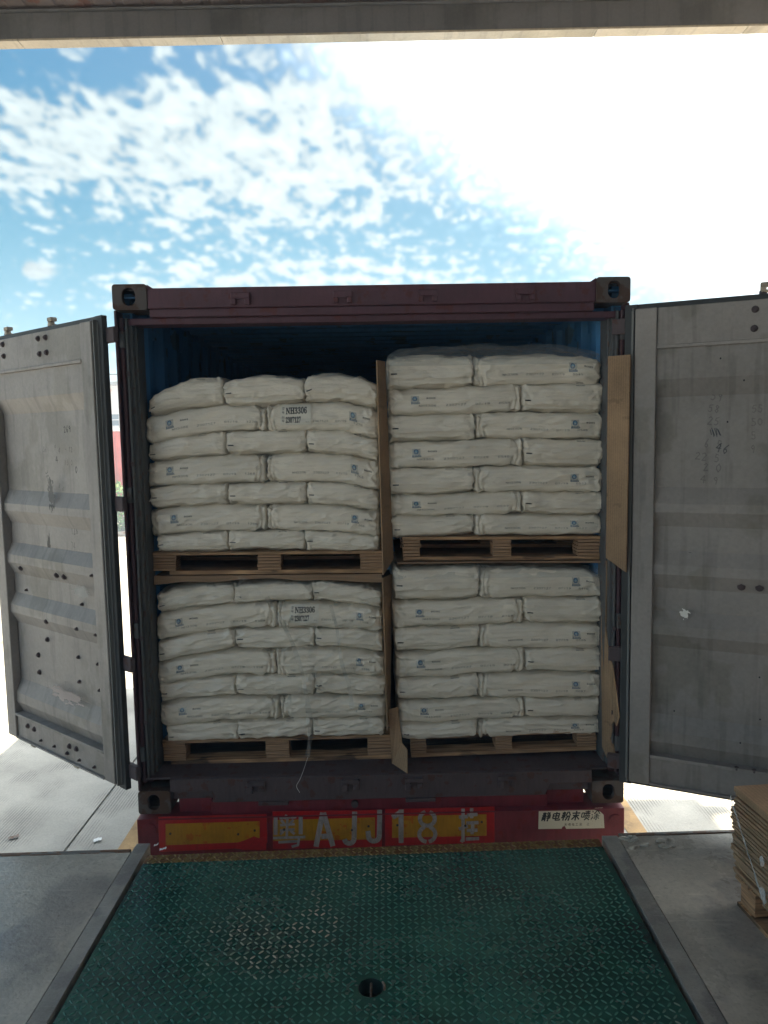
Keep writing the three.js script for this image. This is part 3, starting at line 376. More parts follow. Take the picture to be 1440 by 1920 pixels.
function strokes(g, name, x, y, w, h, lw, slant = 0) { g.lineWidth = lw; g.lineJoin = 'round'; g.lineCap = 'butt'; for (const s of GLYPH[name]) { g.beginPath(); s.forEach(([a, b], i) => { const X = x + a / 10 * w + slant * (1 - b / 10) * h, Y = y + b / 10 * h; i ? g.lineTo(X, Y) : g.moveTo(X, Y); }); g.stroke(); } }
{
  const t = cthing('semi_trailer', 'red flatbed trailer under the container with reflective plates on its rear beam', 'trailer');
  const bt = -0.022, bb = -0.232, zf = 0.012;
  part('rear_beam', [bx(-1.228, 1.222, bb, bt, -0.16, zf, 0.006), bx(-1.222, 1.216, bt - 0.002, bt + 0.004, -0.16, zf + 0.01, 0.002)], M.trailer, t);
  part('bolster', [bx(-0.86, 0.84, bt + 0.003, 0.046, -0.3, -0.02, 0.004), bx(-1.03, -0.862, bt + 0.003, 0.082, -0.12, -0.05, 0.004), bx(0.842, 1.03, bt + 0.003, 0.08, -0.12, -0.05, 0.004)], M.trailer, t);
  for (const x of [-0.62, 0.12]) part('pad', bx(x, x + 0.15, 0.03, 0.05, -0.03, 0.004, 0.003), M.rusty, t);
  part('bracket', cyl(0.018, 0.02, at(665, 1509, 0)[0], at(665, 1509, 0)[1], -0.012, 'z', 12), M.rusty, t);
  for (const s of [-1, 1]) part('chassis_rail', bx(s * 0.45 - 0.07, s * 0.45 + 0.07, -0.42, 0.0, -9, -0.17, 0.006), M.trailer, t);
  for (const [x, s] of [[at(282, 1553, 0)[0], 1], [at(1152, 1527, 0)[0], -1]]) part('end_cap', [cyl(0.033, 0.006, x, at(282, 1553, 0)[1] + (s < 0 ? -0.01 : 0), zf + 0.002, 'z', 28), cyl(0.028, 0.01, x, at(282, 1553, 0)[1] + (s < 0 ? -0.01 : 0), zf + 0.002, 'z', 28)], M.trailer, t);
  // three reflective plates: red sheet with a yellow field
  const plates = [[[297, 1531], [500, 1526], [502, 1589], [299, 1597], [311, 1544], [487, 1539], [487, 1577], [311, 1584]], [[511, 1521], [716, 1518], [716, 1587], [512, 1591], [567, 1536], [703, 1532], [703, 1573], [520, 1576]], [[722, 1517], [927, 1512], [927, 1579], [722, 1585], [735, 1530], [912, 1526], [912, 1566], [735, 1570]]];
  plates.forEach((p, i) => {
    const q = p.map(([x, y]) => at(x, y, zf).slice(0, 2)); const out = q.slice(0, 4).reverse(); if (i === 0) out.splice(1, 1, [q[2][0] - 0.015, q[2][1] + 0.004], [q[2][0], q[2][1] + 0.03]);
    const g = part('reflective_plate', prism(out, zf + 0.0005, zf + 0.0035, [], 0.0006), M.reflRed, t); g.userData.label = ['left red and yellow reflective plate with peeling corner', 'middle red and yellow reflective plate under white letters', 'right red and yellow reflective plate under white numerals'][i];
    const inn = q.slice(4).reverse(); if (i === 1) { inn[0] = at(512, 1576, zf).slice(0, 2); inn[3] = at(512, 1537, zf).slice(0, 2); }
    part('yellow_field', prism(inn, zf + 0.003, zf + 0.0048, [], 0.0004), M.reflYellow, g);
    if (i === 0) part('peeled_corner', gridGeo(6, 4, (u, v) => { const [x, y] = at(442 + 58 * u, 1580 + 10 * v - 22 * u * (1 - v), zf); return [x, y, zf + 0.004 + 0.02 * u * v + 0.006 * Math.sin(u * 5)]; }), M.reflRed, g);
    for (let k = 0; k < 3; k++) { const [x, y] = at([[320, 1562], [447, 1563], [478, 1556]][k][0] + [0, 213, 425][i], [[320, 1562], [447, 1563], [478, 1556]][k][1] - [0, 8, 16][i], zf); part('rivet', cyl(0.006, 0.004, x, y, zf + 0.006, 'z', 8), M.rusty, g); }
  });
  // stencilled number, strokes as thin painted bars in the order of the photograph
  const paint = (name, list, lw) => { const gs = []; list.forEach((pl, si) => { for (let i = 0; i + 1 < pl.length; i++) { const a = at(pl[i][0], pl[i][1], zf), b = at(pl[i + 1][0], pl[i + 1][1], zf), dx = b[0] - a[0], dy = b[1] - a[1], l = Math.hypot(dx, dy), w = (pl.w || lw) / 2, nx = -dy / l * w, ny = dx / l * w, ex = dx / l * w * 0.3, ey = dy / l * w * 0.3; gs.push(prism([[a[0] - nx - ex, a[1] - ny - ey], [b[0] - nx + ex, b[1] - ny + ey], [b[0] + nx + ex, b[1] + ny + ey], [a[0] + nx - ex, a[1] + ny - ey]], zf + 0.0052, zf + 0.0062 + si * 0.00013 + i * 0.00004)); } }); return part(name, gs, M.stencil, t); };
  const arc = (cx, cy, rx, ry, a0, a1, n = 12) => { const o = []; for (let i = 0; i <= n; i++) { const a = a0 + (a1 - a0) * i / n; o.push([cx + rx * Math.cos(a), cy + ry * Math.sin(a)]); } return o; };
  const yue = [[[517, 1532], [517, 1563]], [[564, 1530], [564, 1562]], [[537, 1527], [534, 1534]], [[525, 1533], [555, 1531]], [[526, 1546], [552, 1544]], [[526, 1556], [552, 1554]], [[539, 1534], [538, 1566]], [[528, 1537], [533, 1543]], [[550, 1536], [545, 1542]], [[531, 1558], [526, 1563]], [[546, 1557], [552, 1562]], [[513, 1570], [572, 1568]], [[523, 1578], [558, 1576]], [[561, 1570], [559, 1583], [548, 1586]]]; yue[0].w = yue[1].w = 0.02;
  paint('stencilled_character', yue, 0.0125);
  paint('stencilled_letter', [[[593, 1585], [605, 1524]], [[607, 1524], [624, 1584]], [[604, 1567], [618, 1566]]], 0.026);
  paint('stencilled_letter', [[[665, 1522], [664, 1571], ...arc(655, 1571, 9, 9, 0.1, Math.PI - 0.3)]], 0.025);
  paint('stencilled_letter', [[[712, 1519], [711, 1566], ...arc(701, 1566, 10, 10, 0.1, Math.PI - 0.2), [690, 1558]]], 0.025);
  paint('stencilled_numeral', [[[752, 1518], [752, 1578]], [[752, 1521], [737, 1531]]], 0.025);
  paint('stencilled_numeral', [arc(801, 1534, 14, 13, -1.9, -4.7), arc(801, 1534, 14, 13, -1.2, 1.5), arc(801, 1563, 15, 14, -2.0, -4.55), arc(801, 1563, 15, 14, -1.2, 1.3)], 0.02);
  paint('stencilled_character', [[[868, 1516], [868, 1576]], [[861, 1531], [876, 1530]], [[861, 1553], [876, 1548]], [[864, 1574], [868, 1576]], [[884, 1515], [884, 1532]], [[876, 1527], [894, 1526]], [[875, 1542], [896, 1541]], [[886, 1545], [885, 1562]], [[876, 1556], [894, 1555]], [[874, 1572], [897, 1571]]], 0.017);
  // white sticker with black characters, partly scraped
  const c = [at(1010, 1519, zf), at(1133, 1513, zf), at(1133, 1553, zf), at(1009, 1554, zf)];
  const tx = canvas(640, 200, (g, W, Hh) => {
    g.fillStyle = '#d8d2bd'; g.beginPath(); g.moveTo(0, 4); g.lineTo(500, 2); g.lineTo(540, 20); g.lineTo(600, 40); g.lineTo(632, 70); g.lineTo(640, 196); g.lineTo(270, 200); g.lineTo(255, 170); g.lineTo(235, 178); g.lineTo(225, 198); g.lineTo(0, 200); g.fill(); g.fillStyle = '#d8d2bd'; g.fillRect(545, 0, 80, 14);
    g.strokeStyle = '#101010'; ['jing', 'dian', 'fen', 'mo', 'pen', 'tu'].forEach((n, i) => { g.globalAlpha = i > 4 ? 0.7 : 1; strokes(g, n, 22 + i * 96, 22, 86, 98, i < 4 ? 12.5 : 10, 0.2); }); g.globalAlpha = 0.75; g.strokeStyle = '#5d5140'; ['mo', 'pen', 'dian', 'gong', 'tu'].forEach((n, i) => strokes(g, n, 250 + i * 36, 142, 28, 30, 3.5)); strokes(g, 'gong', 470, 142, 24, 28, 3.5); g.globalAlpha = 1;
    for (let i = 0; i < 260; i++) { g.fillStyle = `rgba(${90 + 40 * rnd()},${40 + 20 * rnd()},35,${0.5 * rnd()})`; g.fillRect(440 + 200 * rnd() * rnd() + 60 * rnd(), 200 * rnd() * rnd(), 2 + 7 * rnd(), 2 + 4 * rnd()); }
  });
  const st = gridGeo(8, 4, (u, v) => { const a = (i) => lerp(lerp(c[3][i], c[2][i], u), lerp(c[0][i], c[1][i], u), v); return [a(0), a(1), zf + 0.0025 + 0.0015 * Math.sin(u * 9) * v]; });
  part('sticker', st, printMat(tx, 0.6), t).userData.label = 'worn white sticker with black characters on red beam';
  for (const x of [at(830, 1575, -0.1)[0], at(905, 1573, -0.1)[0], at(980, 1571, -0.1)[0]]) part('tail_lamp', [cyl(0.055, 0.05, x, -0.232, -0.1, 'z', 24), cyl(0.045, 0.06, x, -0.232, -0.098, 'z', 24)], M.rusty, t);
  for (const z of [-1.6, -2.9]) for (const s of [-1, 1]) { const w = part('wheel', cyl(0.2, 0.42, s * 0.95, -0.76, z, 'x', 24), M.steel, t); part('tyre', [cyl(0.49, 0.2, s * 0.84, -0.76, z, 'x', 36), cyl(0.49, 0.2, s * 1.06, -0.76, z, 'x', 36)], M.rubber, w); }
  for (const z of [-1.6, -2.9]) part('axle', cyl(0.06, 1.9, 0, -0.76, z, 'x', 12), M.dark, t);
}

// ================================================================ pallets and sacks
const PZ = -0.19, ZS = -0.172, BLANK = {};
function sackStack(S) {
  const { o, k } = S, px = (x, y) => [o[0] + x / k, o[1] + y / k];
  const curve = S.curves.map((pts) => { const w = pts.map(([x, y]) => at(...px(x, y), ZS - 0.02)); return (X) => { if (X <= w[0][0]) return w[0][1]; for (let i = 0; i + 1 < w.length; i++) if (X <= w[i + 1][0]) { const t = (X - w[i][0]) / (w[i + 1][0] - w[i][0]), tt = 0.5 * t + 0.5 * (t * t * (3 - 2 * t)); return lerp(w[i][1], w[i + 1][1], tt); } return w[w.length - 1][1]; }; });
  wrapFilm(S, curve, at(...px(S.xl[3], S.curves[3][0][1]), ZS)[0] - 0.006, at(...px(S.xr[3], S.curves[3][0][1]), ZS)[0] + 0.004);
  const ord = ['top', 'second', 'third', 'fourth', 'fifth', 'sixth', 'bottom'];
  for (let r = 0; r < 7; r++) {
    const ym = (S.curves[r][0][1] + S.curves[r + 1][0][1]) / 2, xs = [S.xl[r], ...S.splits[r], S.xr[r]].map((x) => at(...px(x, ym), ZS - 0.02)[0]);
    for (let i = 0; i + 1 < xs.length; i++) {
      const kind = S.kind[r][i]; const cols = xs.length - 1, where = cols === 3 ? ['left', 'middle', 'right'][i] + ' of three' : ['left', 'right'][i] + ' of two';
      const st = S.sticker && S.sticker[0] === r && S.sticker[1] === i;
      const lab = st ? `white sack bearing the NH3306 paper label, second layer from top, ${S.where} pallet load` : `${kind === 'L' ? 'logo-printed' : 'plain-ended'} white sack, ${where}, ${r === 0 ? 'top layer' : r === 6 ? 'bottom layer' : ord[r] + ' layer from top'}, ${S.where} pallet load`;
      const t = cthing('white_sack', lab, 'sack', 'white sacks stacked on the pallets in the container');
      sack(t, { x0: xs[i] - 0.004, x1: xs[i + 1] + 0.004, top: r ? (X) => curve[r](X) + 0.006 : curve[r], bot: (X) => curve[r + 1](X) - 0.004, kind, inner: S.inner ? S.inner[r][i] : (i === 0 ? 1 : -1), seed: rnd() * 100, diag: S.diag, dep: kind === 'L' ? 0.42 : 0.64, zf: ZS + rr(-0.008, 0.006), sticker: st, code: S.code[r], logoRight: i > 0, rs: rnd() });
    }
  }
}
for (const [k, n] of [['L', 92], ['S', 64]]) { const g0 = new THREE.BoxGeometry(2, 2, 2, n, 24, 10); g0.deleteAttribute('normal'); g0.deleteAttribute('uv'); BLANK[k] = mergeVertices(g0, 1e-5); }
function wrapFilm(S, curve, x0, x1) { // one tight sheet of film over the front of a load, dipping into each course joint
  const t = cthing('stretch_film', `clear stretch film pulled tight over the front of the ${S.where} sacks`, 'stretch film'), q = rnd() * 40, dg = S.diag;
  part('film_sheet', gridGeo(150, 170, (u, v) => { const X = lerp(x0, x1, u), r = v * 7, k = Math.min(6, Math.floor(r)), f = r - k, Y = lerp(curve[k + 1](X), curve[k](X), 1 - f); const bulge = Math.pow(Math.sin(Math.PI * clamp(f)), 0.35), edge = ss(0, 0.035, u) * ss(1, 0.965, u); const rg = (a) => { const m = 1 - Math.abs(a); return m * m * m; };
    return [X, Y - 0.004, ZS + 0.004 + 0.012 * bulge - 0.05 * (1 - edge) - (k === 0 ? 0.05 * ss(0.2, 0, f) : 0) + 0.006 * N(X * 5, Y * 7, q) + 0.004 * (rg(2.3 * N(X * 8 + Y * 8 * dg, Y * 26 - X * 9 * dg, q)) - 0.3) + 0.0025 * rg(2 * N(X * 26, Y * 30 + X * 14 * dg, q + 4))]; }), M.film, t);
}
const warp = (t) => { const s = Math.sign(t), a = Math.abs(t); return s * (1 - Math.pow(1 - a, 1.35)); };
function sack(t, b) {
  const E = b.kind === 'L' ? 6 : 7.5, F = b.kind === 'L' ? 20 : 22, w = b.x1 - b.x0;
  const surf = (cx, cy, cz, off = 0) => {
    const r0 = Math.pow(Math.pow(Math.abs(cy), E) + Math.pow(Math.abs(cz), E), 1 / E), s = Math.pow(Math.pow(Math.abs(cx), F) + Math.pow(r0, F), 1 / F), u = cx / s, v = cy / s, z = cz / s;
    const tx = (u + 1) / 2, X = lerp(b.x0, b.x1, tx), yt = b.top(X), yb = b.bot(X), h = yt - yb, Y = lerp(yb, yt, (v + 1) / 2), Z = b.zf - (1 - z) / 2 * b.dep;
    let nx = Math.sign(u) * Math.pow(Math.abs(u), F - 1) / (w / 2), ny = Math.sign(v) * Math.pow(Math.abs(v), E - 1) / (h / 2), nz = Math.sign(z) * Math.pow(Math.abs(z), E - 1) / (b.dep / 2); const nl = Math.hypot(nx, ny, nz) || 1; nx /= nl; ny /= nl; nz /= nl;
    const q = b.seed, end = ss(0.62, 0.95, Math.abs(u));
    let d = 0.0075 * N(X * 4.5 + q, Y * 11, Z * 5) + 0.005 * N(X * 14 + q, Y * 26, Z * 14);
    const rg = (a) => { const m = 1 - Math.abs(a); return m * m * m; };
    d += 0.006 * (rg(2.2 * N(X * 6 + Y * 9 * b.diag + q, Y * 34 - X * 6 * b.diag, q)) - 0.4); // long pulled creases
    d += end * 0.012 * (rg(2 * N(X * 17 + q, Y * 19 + u * 3, q + 3)) - 0.4); // puckers near the ends
    if (b.kind === 'L') for (const sd of [-1, 1]) { const uc = u * sd, c0 = sd === b.inner ? 0.915 - 0.06 * v * v : 0.955, amp = sd === b.inner ? 0.011 : 0.004; d -= amp * Math.exp(-(((uc - c0) / 0.016) ** 2)); if (sd === b.inner) d -= 0.01 * ss(0.94, 1, uc) + 0.012 * Math.exp(-(((uc - 0.86 - 0.05 * v) / 0.02) ** 2)) * ss(0.2, 0.7, Math.abs(v - 0.2)); }
    else d -= 0.011 * ss(-0.15, -0.4, v + 0.06 * Math.sin(X * 9 + q)) * ss(0.3, 0.8, z) * ss(0.99, 0.9, Math.abs(v));
    d += 0.001 + off; return [X + nx * d * 0.6, Y + ny * d * (Math.abs(v) > 0.9 && z < 0.4 ? 0.5 : 1), Z + nz * d];
  };
  const g = BLANK[b.kind].clone(), p = g.attributes.position, uv = new Float32Array(p.count * 2);
  for (let i = 0; i < p.count; i++) { const q = surf(warp(p.getX(i)), warp(p.getY(i)), warp(p.getZ(i))); p.setXYZ(i, ...q); uv[2 * i] = q[0] + q[2] * 0.6 + b.seed; uv[2 * i + 1] = q[1] + q[2] * 0.35 + b.seed * 0.37; }
  g.setAttribute('uv', new THREE.BufferAttribute(uv, 2)); g.computeVertexNormals(); part('sack_body', g, M.bag, t);
  const patch = (name, a, c, e, f, off, material, n = 24, m = 8) => part(name, gridGeo(n, m, (u, v) => surf(lerp(a, c, u), lerp(e, f, v), 1, typeof off === 'function' ? off(u, v) : off)), material, t);
  if (b.kind === 'S') {
    const lo = -0.22 - 0.25 * b.rs, flap = gridGeo(56, 14, (u, v) => { const e = lo + 0.1 * N(u * 3 + b.seed, 2) + 0.03 * N(u * 11 + b.seed, 5), cy = lerp(e, 0.93, Math.pow(v, 0.8)); return surf(lerp(-0.955, 0.93, u), cy, 1, 0.0035 + 0.014 * Math.exp(-v * 7) * (0.75 + 1.1 * N(u * 5, b.seed)) - 0.0035 * ss(0.85, 1, v)); });
    const q = flap.attributes.position, fu = flap.attributes.uv; for (let i = 0; i < q.count; i++) fu.setXY(i, q.getX(i) + b.seed, q.getY(i) + q.getZ(i) * 0.4); part('end_flap', flap, M.bagFlap, t);
    patch('printed_dash', -0.92, -0.78, lo + 0.22, lo + 0.31, 0.0105, M.ink, 6, 3);
    if (b.rs > 0.25) patch('printed_text', 0.3, 0.56, 0.7, 0.95, 0.009, MADE, 14, 8);
  } else {
    const R = b.logoRight, tex2 = canvas(640, 96, (g2) => {
      g2.font = '15px sans-serif'; g2.fillStyle = 'rgba(20,20,22,.9)'; const num = `NH3306   2307127   07/19   ${b.code}`; g2.save(); g2.translate((R ? 130 : 112) + rr(-10, 10), 84 + rr(-3, 1)); g2.rotate(rr(-0.012, 0.012)); g2.scale(R ? 1.5 : 1.66, 1); g2.font = '16px monospace'; g2.fillText(num, 0, 0); g2.restore();
      const cx = (R ? 510 : 100) + rr(-8, 8); g2.fillStyle = 'rgba(205,214,216,.3)'; g2.fillRect(cx - 21, 14, 44, 52);
      g2.strokeStyle = 'rgba(8,84,128,1)'; g2.lineWidth = 5.5; g2.beginPath(); g2.ellipse(cx, 32, 10, 12, 0, 0, 7); g2.stroke(); g2.fillStyle = 'rgba(110,170,200,.8)'; g2.beginPath(); g2.arc(cx, 30, 5, 0, 7); g2.fill();
      g2.fillStyle = 'rgba(6,62,100,1)'; g2.font = 'bold 18px serif'; g2.fillText('Kinfa', cx - 21, 64);
      g2.fillStyle = 'rgba(18,18,20,.92)'; g2.font = 'bold 15px sans-serif'; g2.save(); g2.translate(cx + 62, 36); g2.scale(1.25, 1); g2.fillText('ROHS', 0, 0); g2.restore();
      for (let i = 0; i < 260; i++) { g2.clearRect(640 * rnd(), 70 + 18 * rnd(), 1 + 2 * rnd(), 1.2); }
    });
    patch('print', -0.88, 0.9, -0.52, 0.6, 0.0026, printMat(tex2), 90, 20);
    if (b.sticker) patch('paper_label', -0.74, -0.2, -0.52, 0.82, 0.006, LABEL, 30, 14);
  }
}
const MADE = printMat(canvas(160, 64, (g) => { g.fillStyle = 'rgba(25,25,28,.9)'; g.font = 'bold 17px sans-serif'; g.fillText('MADE IN CHINA', 8, 56); g.fillRect(6, 8, 130, 5); g.fillRect(20, 22, 110, 4); }));
const LABEL = new THREE.MeshStandardMaterial({ roughness: 0.6, side: THREE.DoubleSide, map: canvas(512, 300, (g) => { g.fillStyle = '#dcd7ca'; g.fillRect(0, 0, 512, 300); g.fillStyle = '#060608'; g.strokeStyle = '#060608'; g.lineWidth = 5; g.save(); g.translate(92, 132); g.scale(0.9, 1.25); g.font = 'bold 102px serif'; g.fillText('NH3306', 0, 0); g.strokeText('NH3306', 0, 0); g.restore(); g.save(); g.translate(86, 268); g.scale(0.72, 1.35); g.font = 'bold 90px serif'; g.fillText('2307127', 0, 0); g.strokeText('2307127', 0, 0); g.restore(); g.strokeStyle = '#333'; strokes(g, 'xing', 26, 26, 46, 42, 4); strokes(g, 'hao', 26, 86, 46, 42, 4); strokes(g, 'pi', 22, 160, 46, 42, 4); strokes(g, 'hao', 22, 218, 46, 42, 4); g.font = '24px serif'; g.fillStyle = '#444'; g.fillText('No. 8', 420, 270); }) });

const LS = ['S', 'S', 'S'], LL2 = ['L', 'L'], SL = ['S', 'L'], LSR = ['L', 'S'];
const leftKinds = [LS, LL2, LS, LL2, LS, LL2, LS], rightKinds = [SL, LSR, SL, LSR, SL, LSR, SL];
const leftInner = [[1, 1, 1], [1, -1], [1, 1, 1], [1, -1], [1, 1, 1], [1, -1], [1, 1, 1]], rightInner = [[1, -1], [1, -1], [1, -1], [1, -1], [1, -1], [1, -1], [1, -1]];
const stacks = [
  { where: 'upper left', o: [240, 640], k: 2.769, kind: leftKinds, inner: leftInner, diag: 0.8, sticker: [1, 1], code: ['', '1270', '', '1268', '', '1266', ''],
    curves: [[[105, 300], [200, 235], [350, 182], [480, 180], [505, 205], [560, 190], [740, 172], [900, 184], [920, 195], [960, 168], [1080, 156], [1200, 175], [1305, 225]], [[105, 395], [330, 352], [510, 334], [700, 338], [920, 322], [1100, 318], [1305, 358]], [[110, 535], [330, 492], [510, 468], [720, 465], [930, 464], [1120, 468], [1305, 512]], [[110, 628], [330, 606], [510, 592], [720, 588], [930, 580], [1120, 590], [1305, 630]], [[118, 757], [330, 742], [510, 738], [720, 734], [930, 730], [1120, 738], [1305, 776]], [[125, 872], [330, 856], [520, 850], [720, 852], [930, 850], [1120, 858], [1305, 888]], [[130, 1010], [330, 994], [520, 984], [720, 984], [930, 982], [1120, 990], [1305, 1010]], [[155, 1096], [520, 1090], [930, 1090], [1305, 1094]]],
    splits: [[502, 920], [725], [512, 932], [720], [520, 930], [724], [524, 924]], xl: [108, 95, 108, 106, 118, 122, 155], xr: [1300, 1302, 1304, 1304, 1304, 1304, 1304] },
  { where: 'lower left', o: [240, 1040], k: 2.6667, kind: leftKinds, inner: leftInner, diag: 0.8, sticker: [1, 1], code: ['', '1398', '', '1396', '', '1393', ''],
    curves: [[[150, 195], [250, 160], [400, 140], [520, 140], [540, 150], [720, 132], [920, 132], [960, 128], [1120, 140], [1270, 172]], [[148, 302], [330, 268], [535, 248], [740, 242], [930, 238], [1120, 250], [1272, 274]], [[150, 432], [330, 395], [535, 368], [740, 366], [930, 362], [1120, 368], [1275, 388]], [[158, 540], [330, 505], [540, 476], [740, 478], [930, 466], [1120, 474], [1278, 494]], [[160, 645], [330, 622], [540, 600], [740, 600], [930, 594], [1120, 598], [1285, 610]], [[168, 745], [330, 722], [540, 708], [750, 708], [930, 704], [1120, 708], [1288, 718]], [[180, 850], [330, 838], [550, 826], [760, 820], [930, 816], [1120, 812], [1288, 808]], [[200, 952], [550, 928], [930, 916], [1290, 908]]],
    splits: [[532, 924], [748], [540, 936], [744], [544, 936], [762], [553, 925]], xl: [152, 146, 152, 150, 162, 166, 198], xr: [1268, 1272, 1278, 1280, 1288, 1288, 1284] },
  { where: 'upper right', o: [680, 600], k: 2.769, kind: rightKinds, inner: rightInner, diag: 0.15, code: ['0541', '0551', '0548', '0540', '0532', '0537', '0527'],
    curves: [[[140, 186], [330, 176], [560, 180], [600, 184], [900, 172], [1130, 180], [1240, 206]], [[140, 366], [360, 358], [575, 345], [800, 334], [1000, 334], [1245, 332]], [[140, 500], [360, 492], [575, 484], [820, 476], [1000, 484], [1250, 484]], [[142, 636], [360, 632], [575, 622], [810, 612], [1000, 622], [1248, 622]], [[146, 772], [360, 768], [575, 760], [820, 758], [1000, 764], [1245, 766]], [[148, 916], [360, 912], [575, 900], [820, 886], [1000, 894], [1245, 894]], [[150, 1022], [360, 1018], [580, 1008], [820, 1006], [1000, 1014], [1248, 1016]], [[180, 1132], [575, 1118], [900, 1112], [1245, 1114]]],
    splits: [[572], [824], [582], [832], [576], [828], [578]], xl: [132, 140, 140, 140, 142, 146, 150], xr: [1236, 1244, 1250, 1246, 1240, 1240, 1250] },
  { where: 'lower right', o: [680, 1020], k: 2.769, kind: rightKinds, inner: rightInner, diag: 0.15, code: ['0116', '0108', '0105', '0098', '0087', '0088', '0085'],
    curves: [[[165, 128], [330, 112], [590, 112], [620, 118], [900, 118], [1120, 126], [1245, 158]], [[165, 302], [390, 298], [600, 286], [830, 278], [1000, 276], [1250, 272]], [[168, 432], [390, 430], [600, 420], [830, 408], [1000, 414], [1245, 418]], [[176, 564], [390, 560], [600, 545], [830, 536], [1000, 540], [1245, 538]], [[182, 692], [390, 690], [600, 674], [830, 668], [1000, 674], [1240, 674]], [[190, 816], [390, 816], [600, 800], [830, 792], [1000, 796], [1238, 794]], [[200, 930], [390, 926], [600, 912], [830, 904], [1000, 906], [1240, 906]], [[208, 1026], [390, 1020], [595, 1004], [900, 994], [1240, 986]]],
    splits: [[605], [836], [604], [842], [600], [840], [594]], xl: [160, 160, 166, 172, 178, 186, 200], xr: [1244, 1240, 1244, 1238, 1238, 1226, 1240] },
];
stacks.forEach(sackStack);

// pallets: front corners measured at the pallet's front plane
function pallet(label, [xl, yl], [xr, yr], hpx, blocksPx, k) {
  const a = at(xl, yl, PZ), b = at(xr, yr, PZ), W = b[0] - a[0], tilt = Math.atan2(b[1] - a[1], W), top = at(xl, yl - hpx, PZ)[1] - a[1], D = 1.0;
  const t = thing('wooden_pallet', label, 'pallet', 'wooden pallets in the container'); const w = new THREE.Vector3(...a).applyAxisAngle(new THREE.Vector3(0, 1, 0), CYAW).add(CPOS); t.position.copy(w); t.rotation.set(0, CYAW, tilt, 'YXZ');
  const yb = 0.02, yt = top - 0.016, bw = blocksPx.map(([p, q]) => [at(p, yl, PZ)[0] - a[0], at(q, yl, PZ)[0] - a[0]]);
  bw.forEach(([p, q], i) => { for (const z of [0, -0.45, -0.9]) { // blocks of glued plywood layers
    const n = 5, g = []; for (let l = 0; l < n; l++) { const j = rr(-0.0025, 0.0025), e = rr(-0.003, 0.003); g.push(bx(p + j, q + j, yb + 0.001 + (yt - yb) * l / n, yb + (yt - yb) * (l + 1) / n - 0.0012, z - 0.1 + e, z + e, 0.002)); }
    part('block', g, M.ply, t); } });
  for (const z of [0, -0.45, -0.9]) part('bottom_board', bx(z === 0 ? k * 0.06 : 0, W, 0, yb, z - 0.1, z + 0.003, 0.002), z === 0 ? M.wood : M.woodB, t);
  for (let i = 0; i < 7; i++) { const z = 0.004 - i * (0.9 / 6); part('deck_board', bx(-0.004, W + 0.004, yt + 0.001, top, z - 0.1, z, 0.002), i % 2 ? M.woodB : M.wood, t); }
}
pallet('wooden pallet under the upper left sacks, resting on the lower left load', [287, 1078], [717, 1074], 42, [[287, 331], [483, 527], [675, 717]], 1.4);
pallet('wooden pallet under the lower left sacks on the container floor', [308, 1434], [734, 1422], 45, [[308, 350], [499, 543], [690, 734]], 0.6);
pallet('wooden pallet under the upper right sacks, resting on the lower right load', [756, 1051], [1124, 1049], 44, [[756, 788], [924, 958], [1083, 1124]], 0);
pallet('wooden pallet under the lower right sacks on the container floor', [771, 1420], [1118, 1406], 39, [[771, 800], [929, 961], [1082, 1118]], 0);

// ================================================================ cardboard and film in the container
function board(name, label, pts, material, group) { // corners [px, py, depth], fan of a thick sheet
  const t = 0.0032, w = pts.map(([x, y, z]) => new THREE.Vector3(...at(x, y, z))), n = new THREE.Vector3(); for (let i = 1; i + 1 < w.length; i++) n.add(new THREE.Vector3().crossVectors(w[i].clone().sub(w[0]), w[i + 1].clone().sub(w[0]))); n.normalize();
  const c = w.reduce((s, p) => s.add(p), new THREE.Vector3()).multiplyScalar(1 / w.length), ux = new THREE.Vector3(0, 1, 0).cross(n); if (ux.length() < 0.2) ux.set(1, 0, 0); ux.normalize(); const uy = new THREE.Vector3().crossVectors(n, ux);
  const sh = w.map((p) => { const q = p.clone().sub(c); return [q.dot(ux), q.dot(uy)]; }); const dz = w.map((p) => p.clone().sub(c).dot(n));
  const g = prism(sh, -t, t); const p = g.attributes.position; for (let i = 0; i < p.count; i++) { let best = 0, bd = 9; sh.forEach(([x, y], j) => { const d = Math.hypot(x - p.getX(i), y - p.getY(i)); if (d < bd) { bd = d; best = j; } }); const z = p.getZ(i) + dz[best], v = c.clone().addScaledVector(ux, p.getX(i)).addScaledVector(uy, p.getY(i)).addScaledVector(n, z); const uvx = p.getX(i), uvy = p.getY(i); p.setXYZ(i, v.x, v.y, v.z); g.attributes.uv.setXY(i, uvx, uvy); }
  g.computeVertexNormals(); const o = part(numbered(name), g, material, scene); o.position.copy(CPOS); o.rotation.y = CYAW; return tag(o, label, 'cardboard', group);
}
board('cardboard_sheet', 'tall plain cardboard sheet sticking out beside the upper right sacks', [[1141, 668, -0.03], [1182, 665, 0.1], [1174, 1073, 0.1], [1137, 1046, -0.03]], M.card);
board('cardboard_sheet', 'narrow upright cardboard sheet between the two upper pallet loads', [[706, 675, -0.1], [721, 678, -0.19], [737, 1048, -0.19], [718, 1078, -0.1]], M.card);
board('cardboard_sheet', 'upright cardboard sheet between the two lower pallet loads', [[717, 1084, -0.1], [734, 1076, -0.24], [731, 1330, -0.24], [726, 1370, -0.1]], M.card);
board('cardboard_sheet', 'bent cardboard flap hanging over the container sill in the middle', [[729, 1330, -0.15], [746, 1326, -0.16], [754, 1393, -0.13], [764, 1405, -0.06], [764, 1450, 0.02], [735, 1431, -0.12]], M.card);
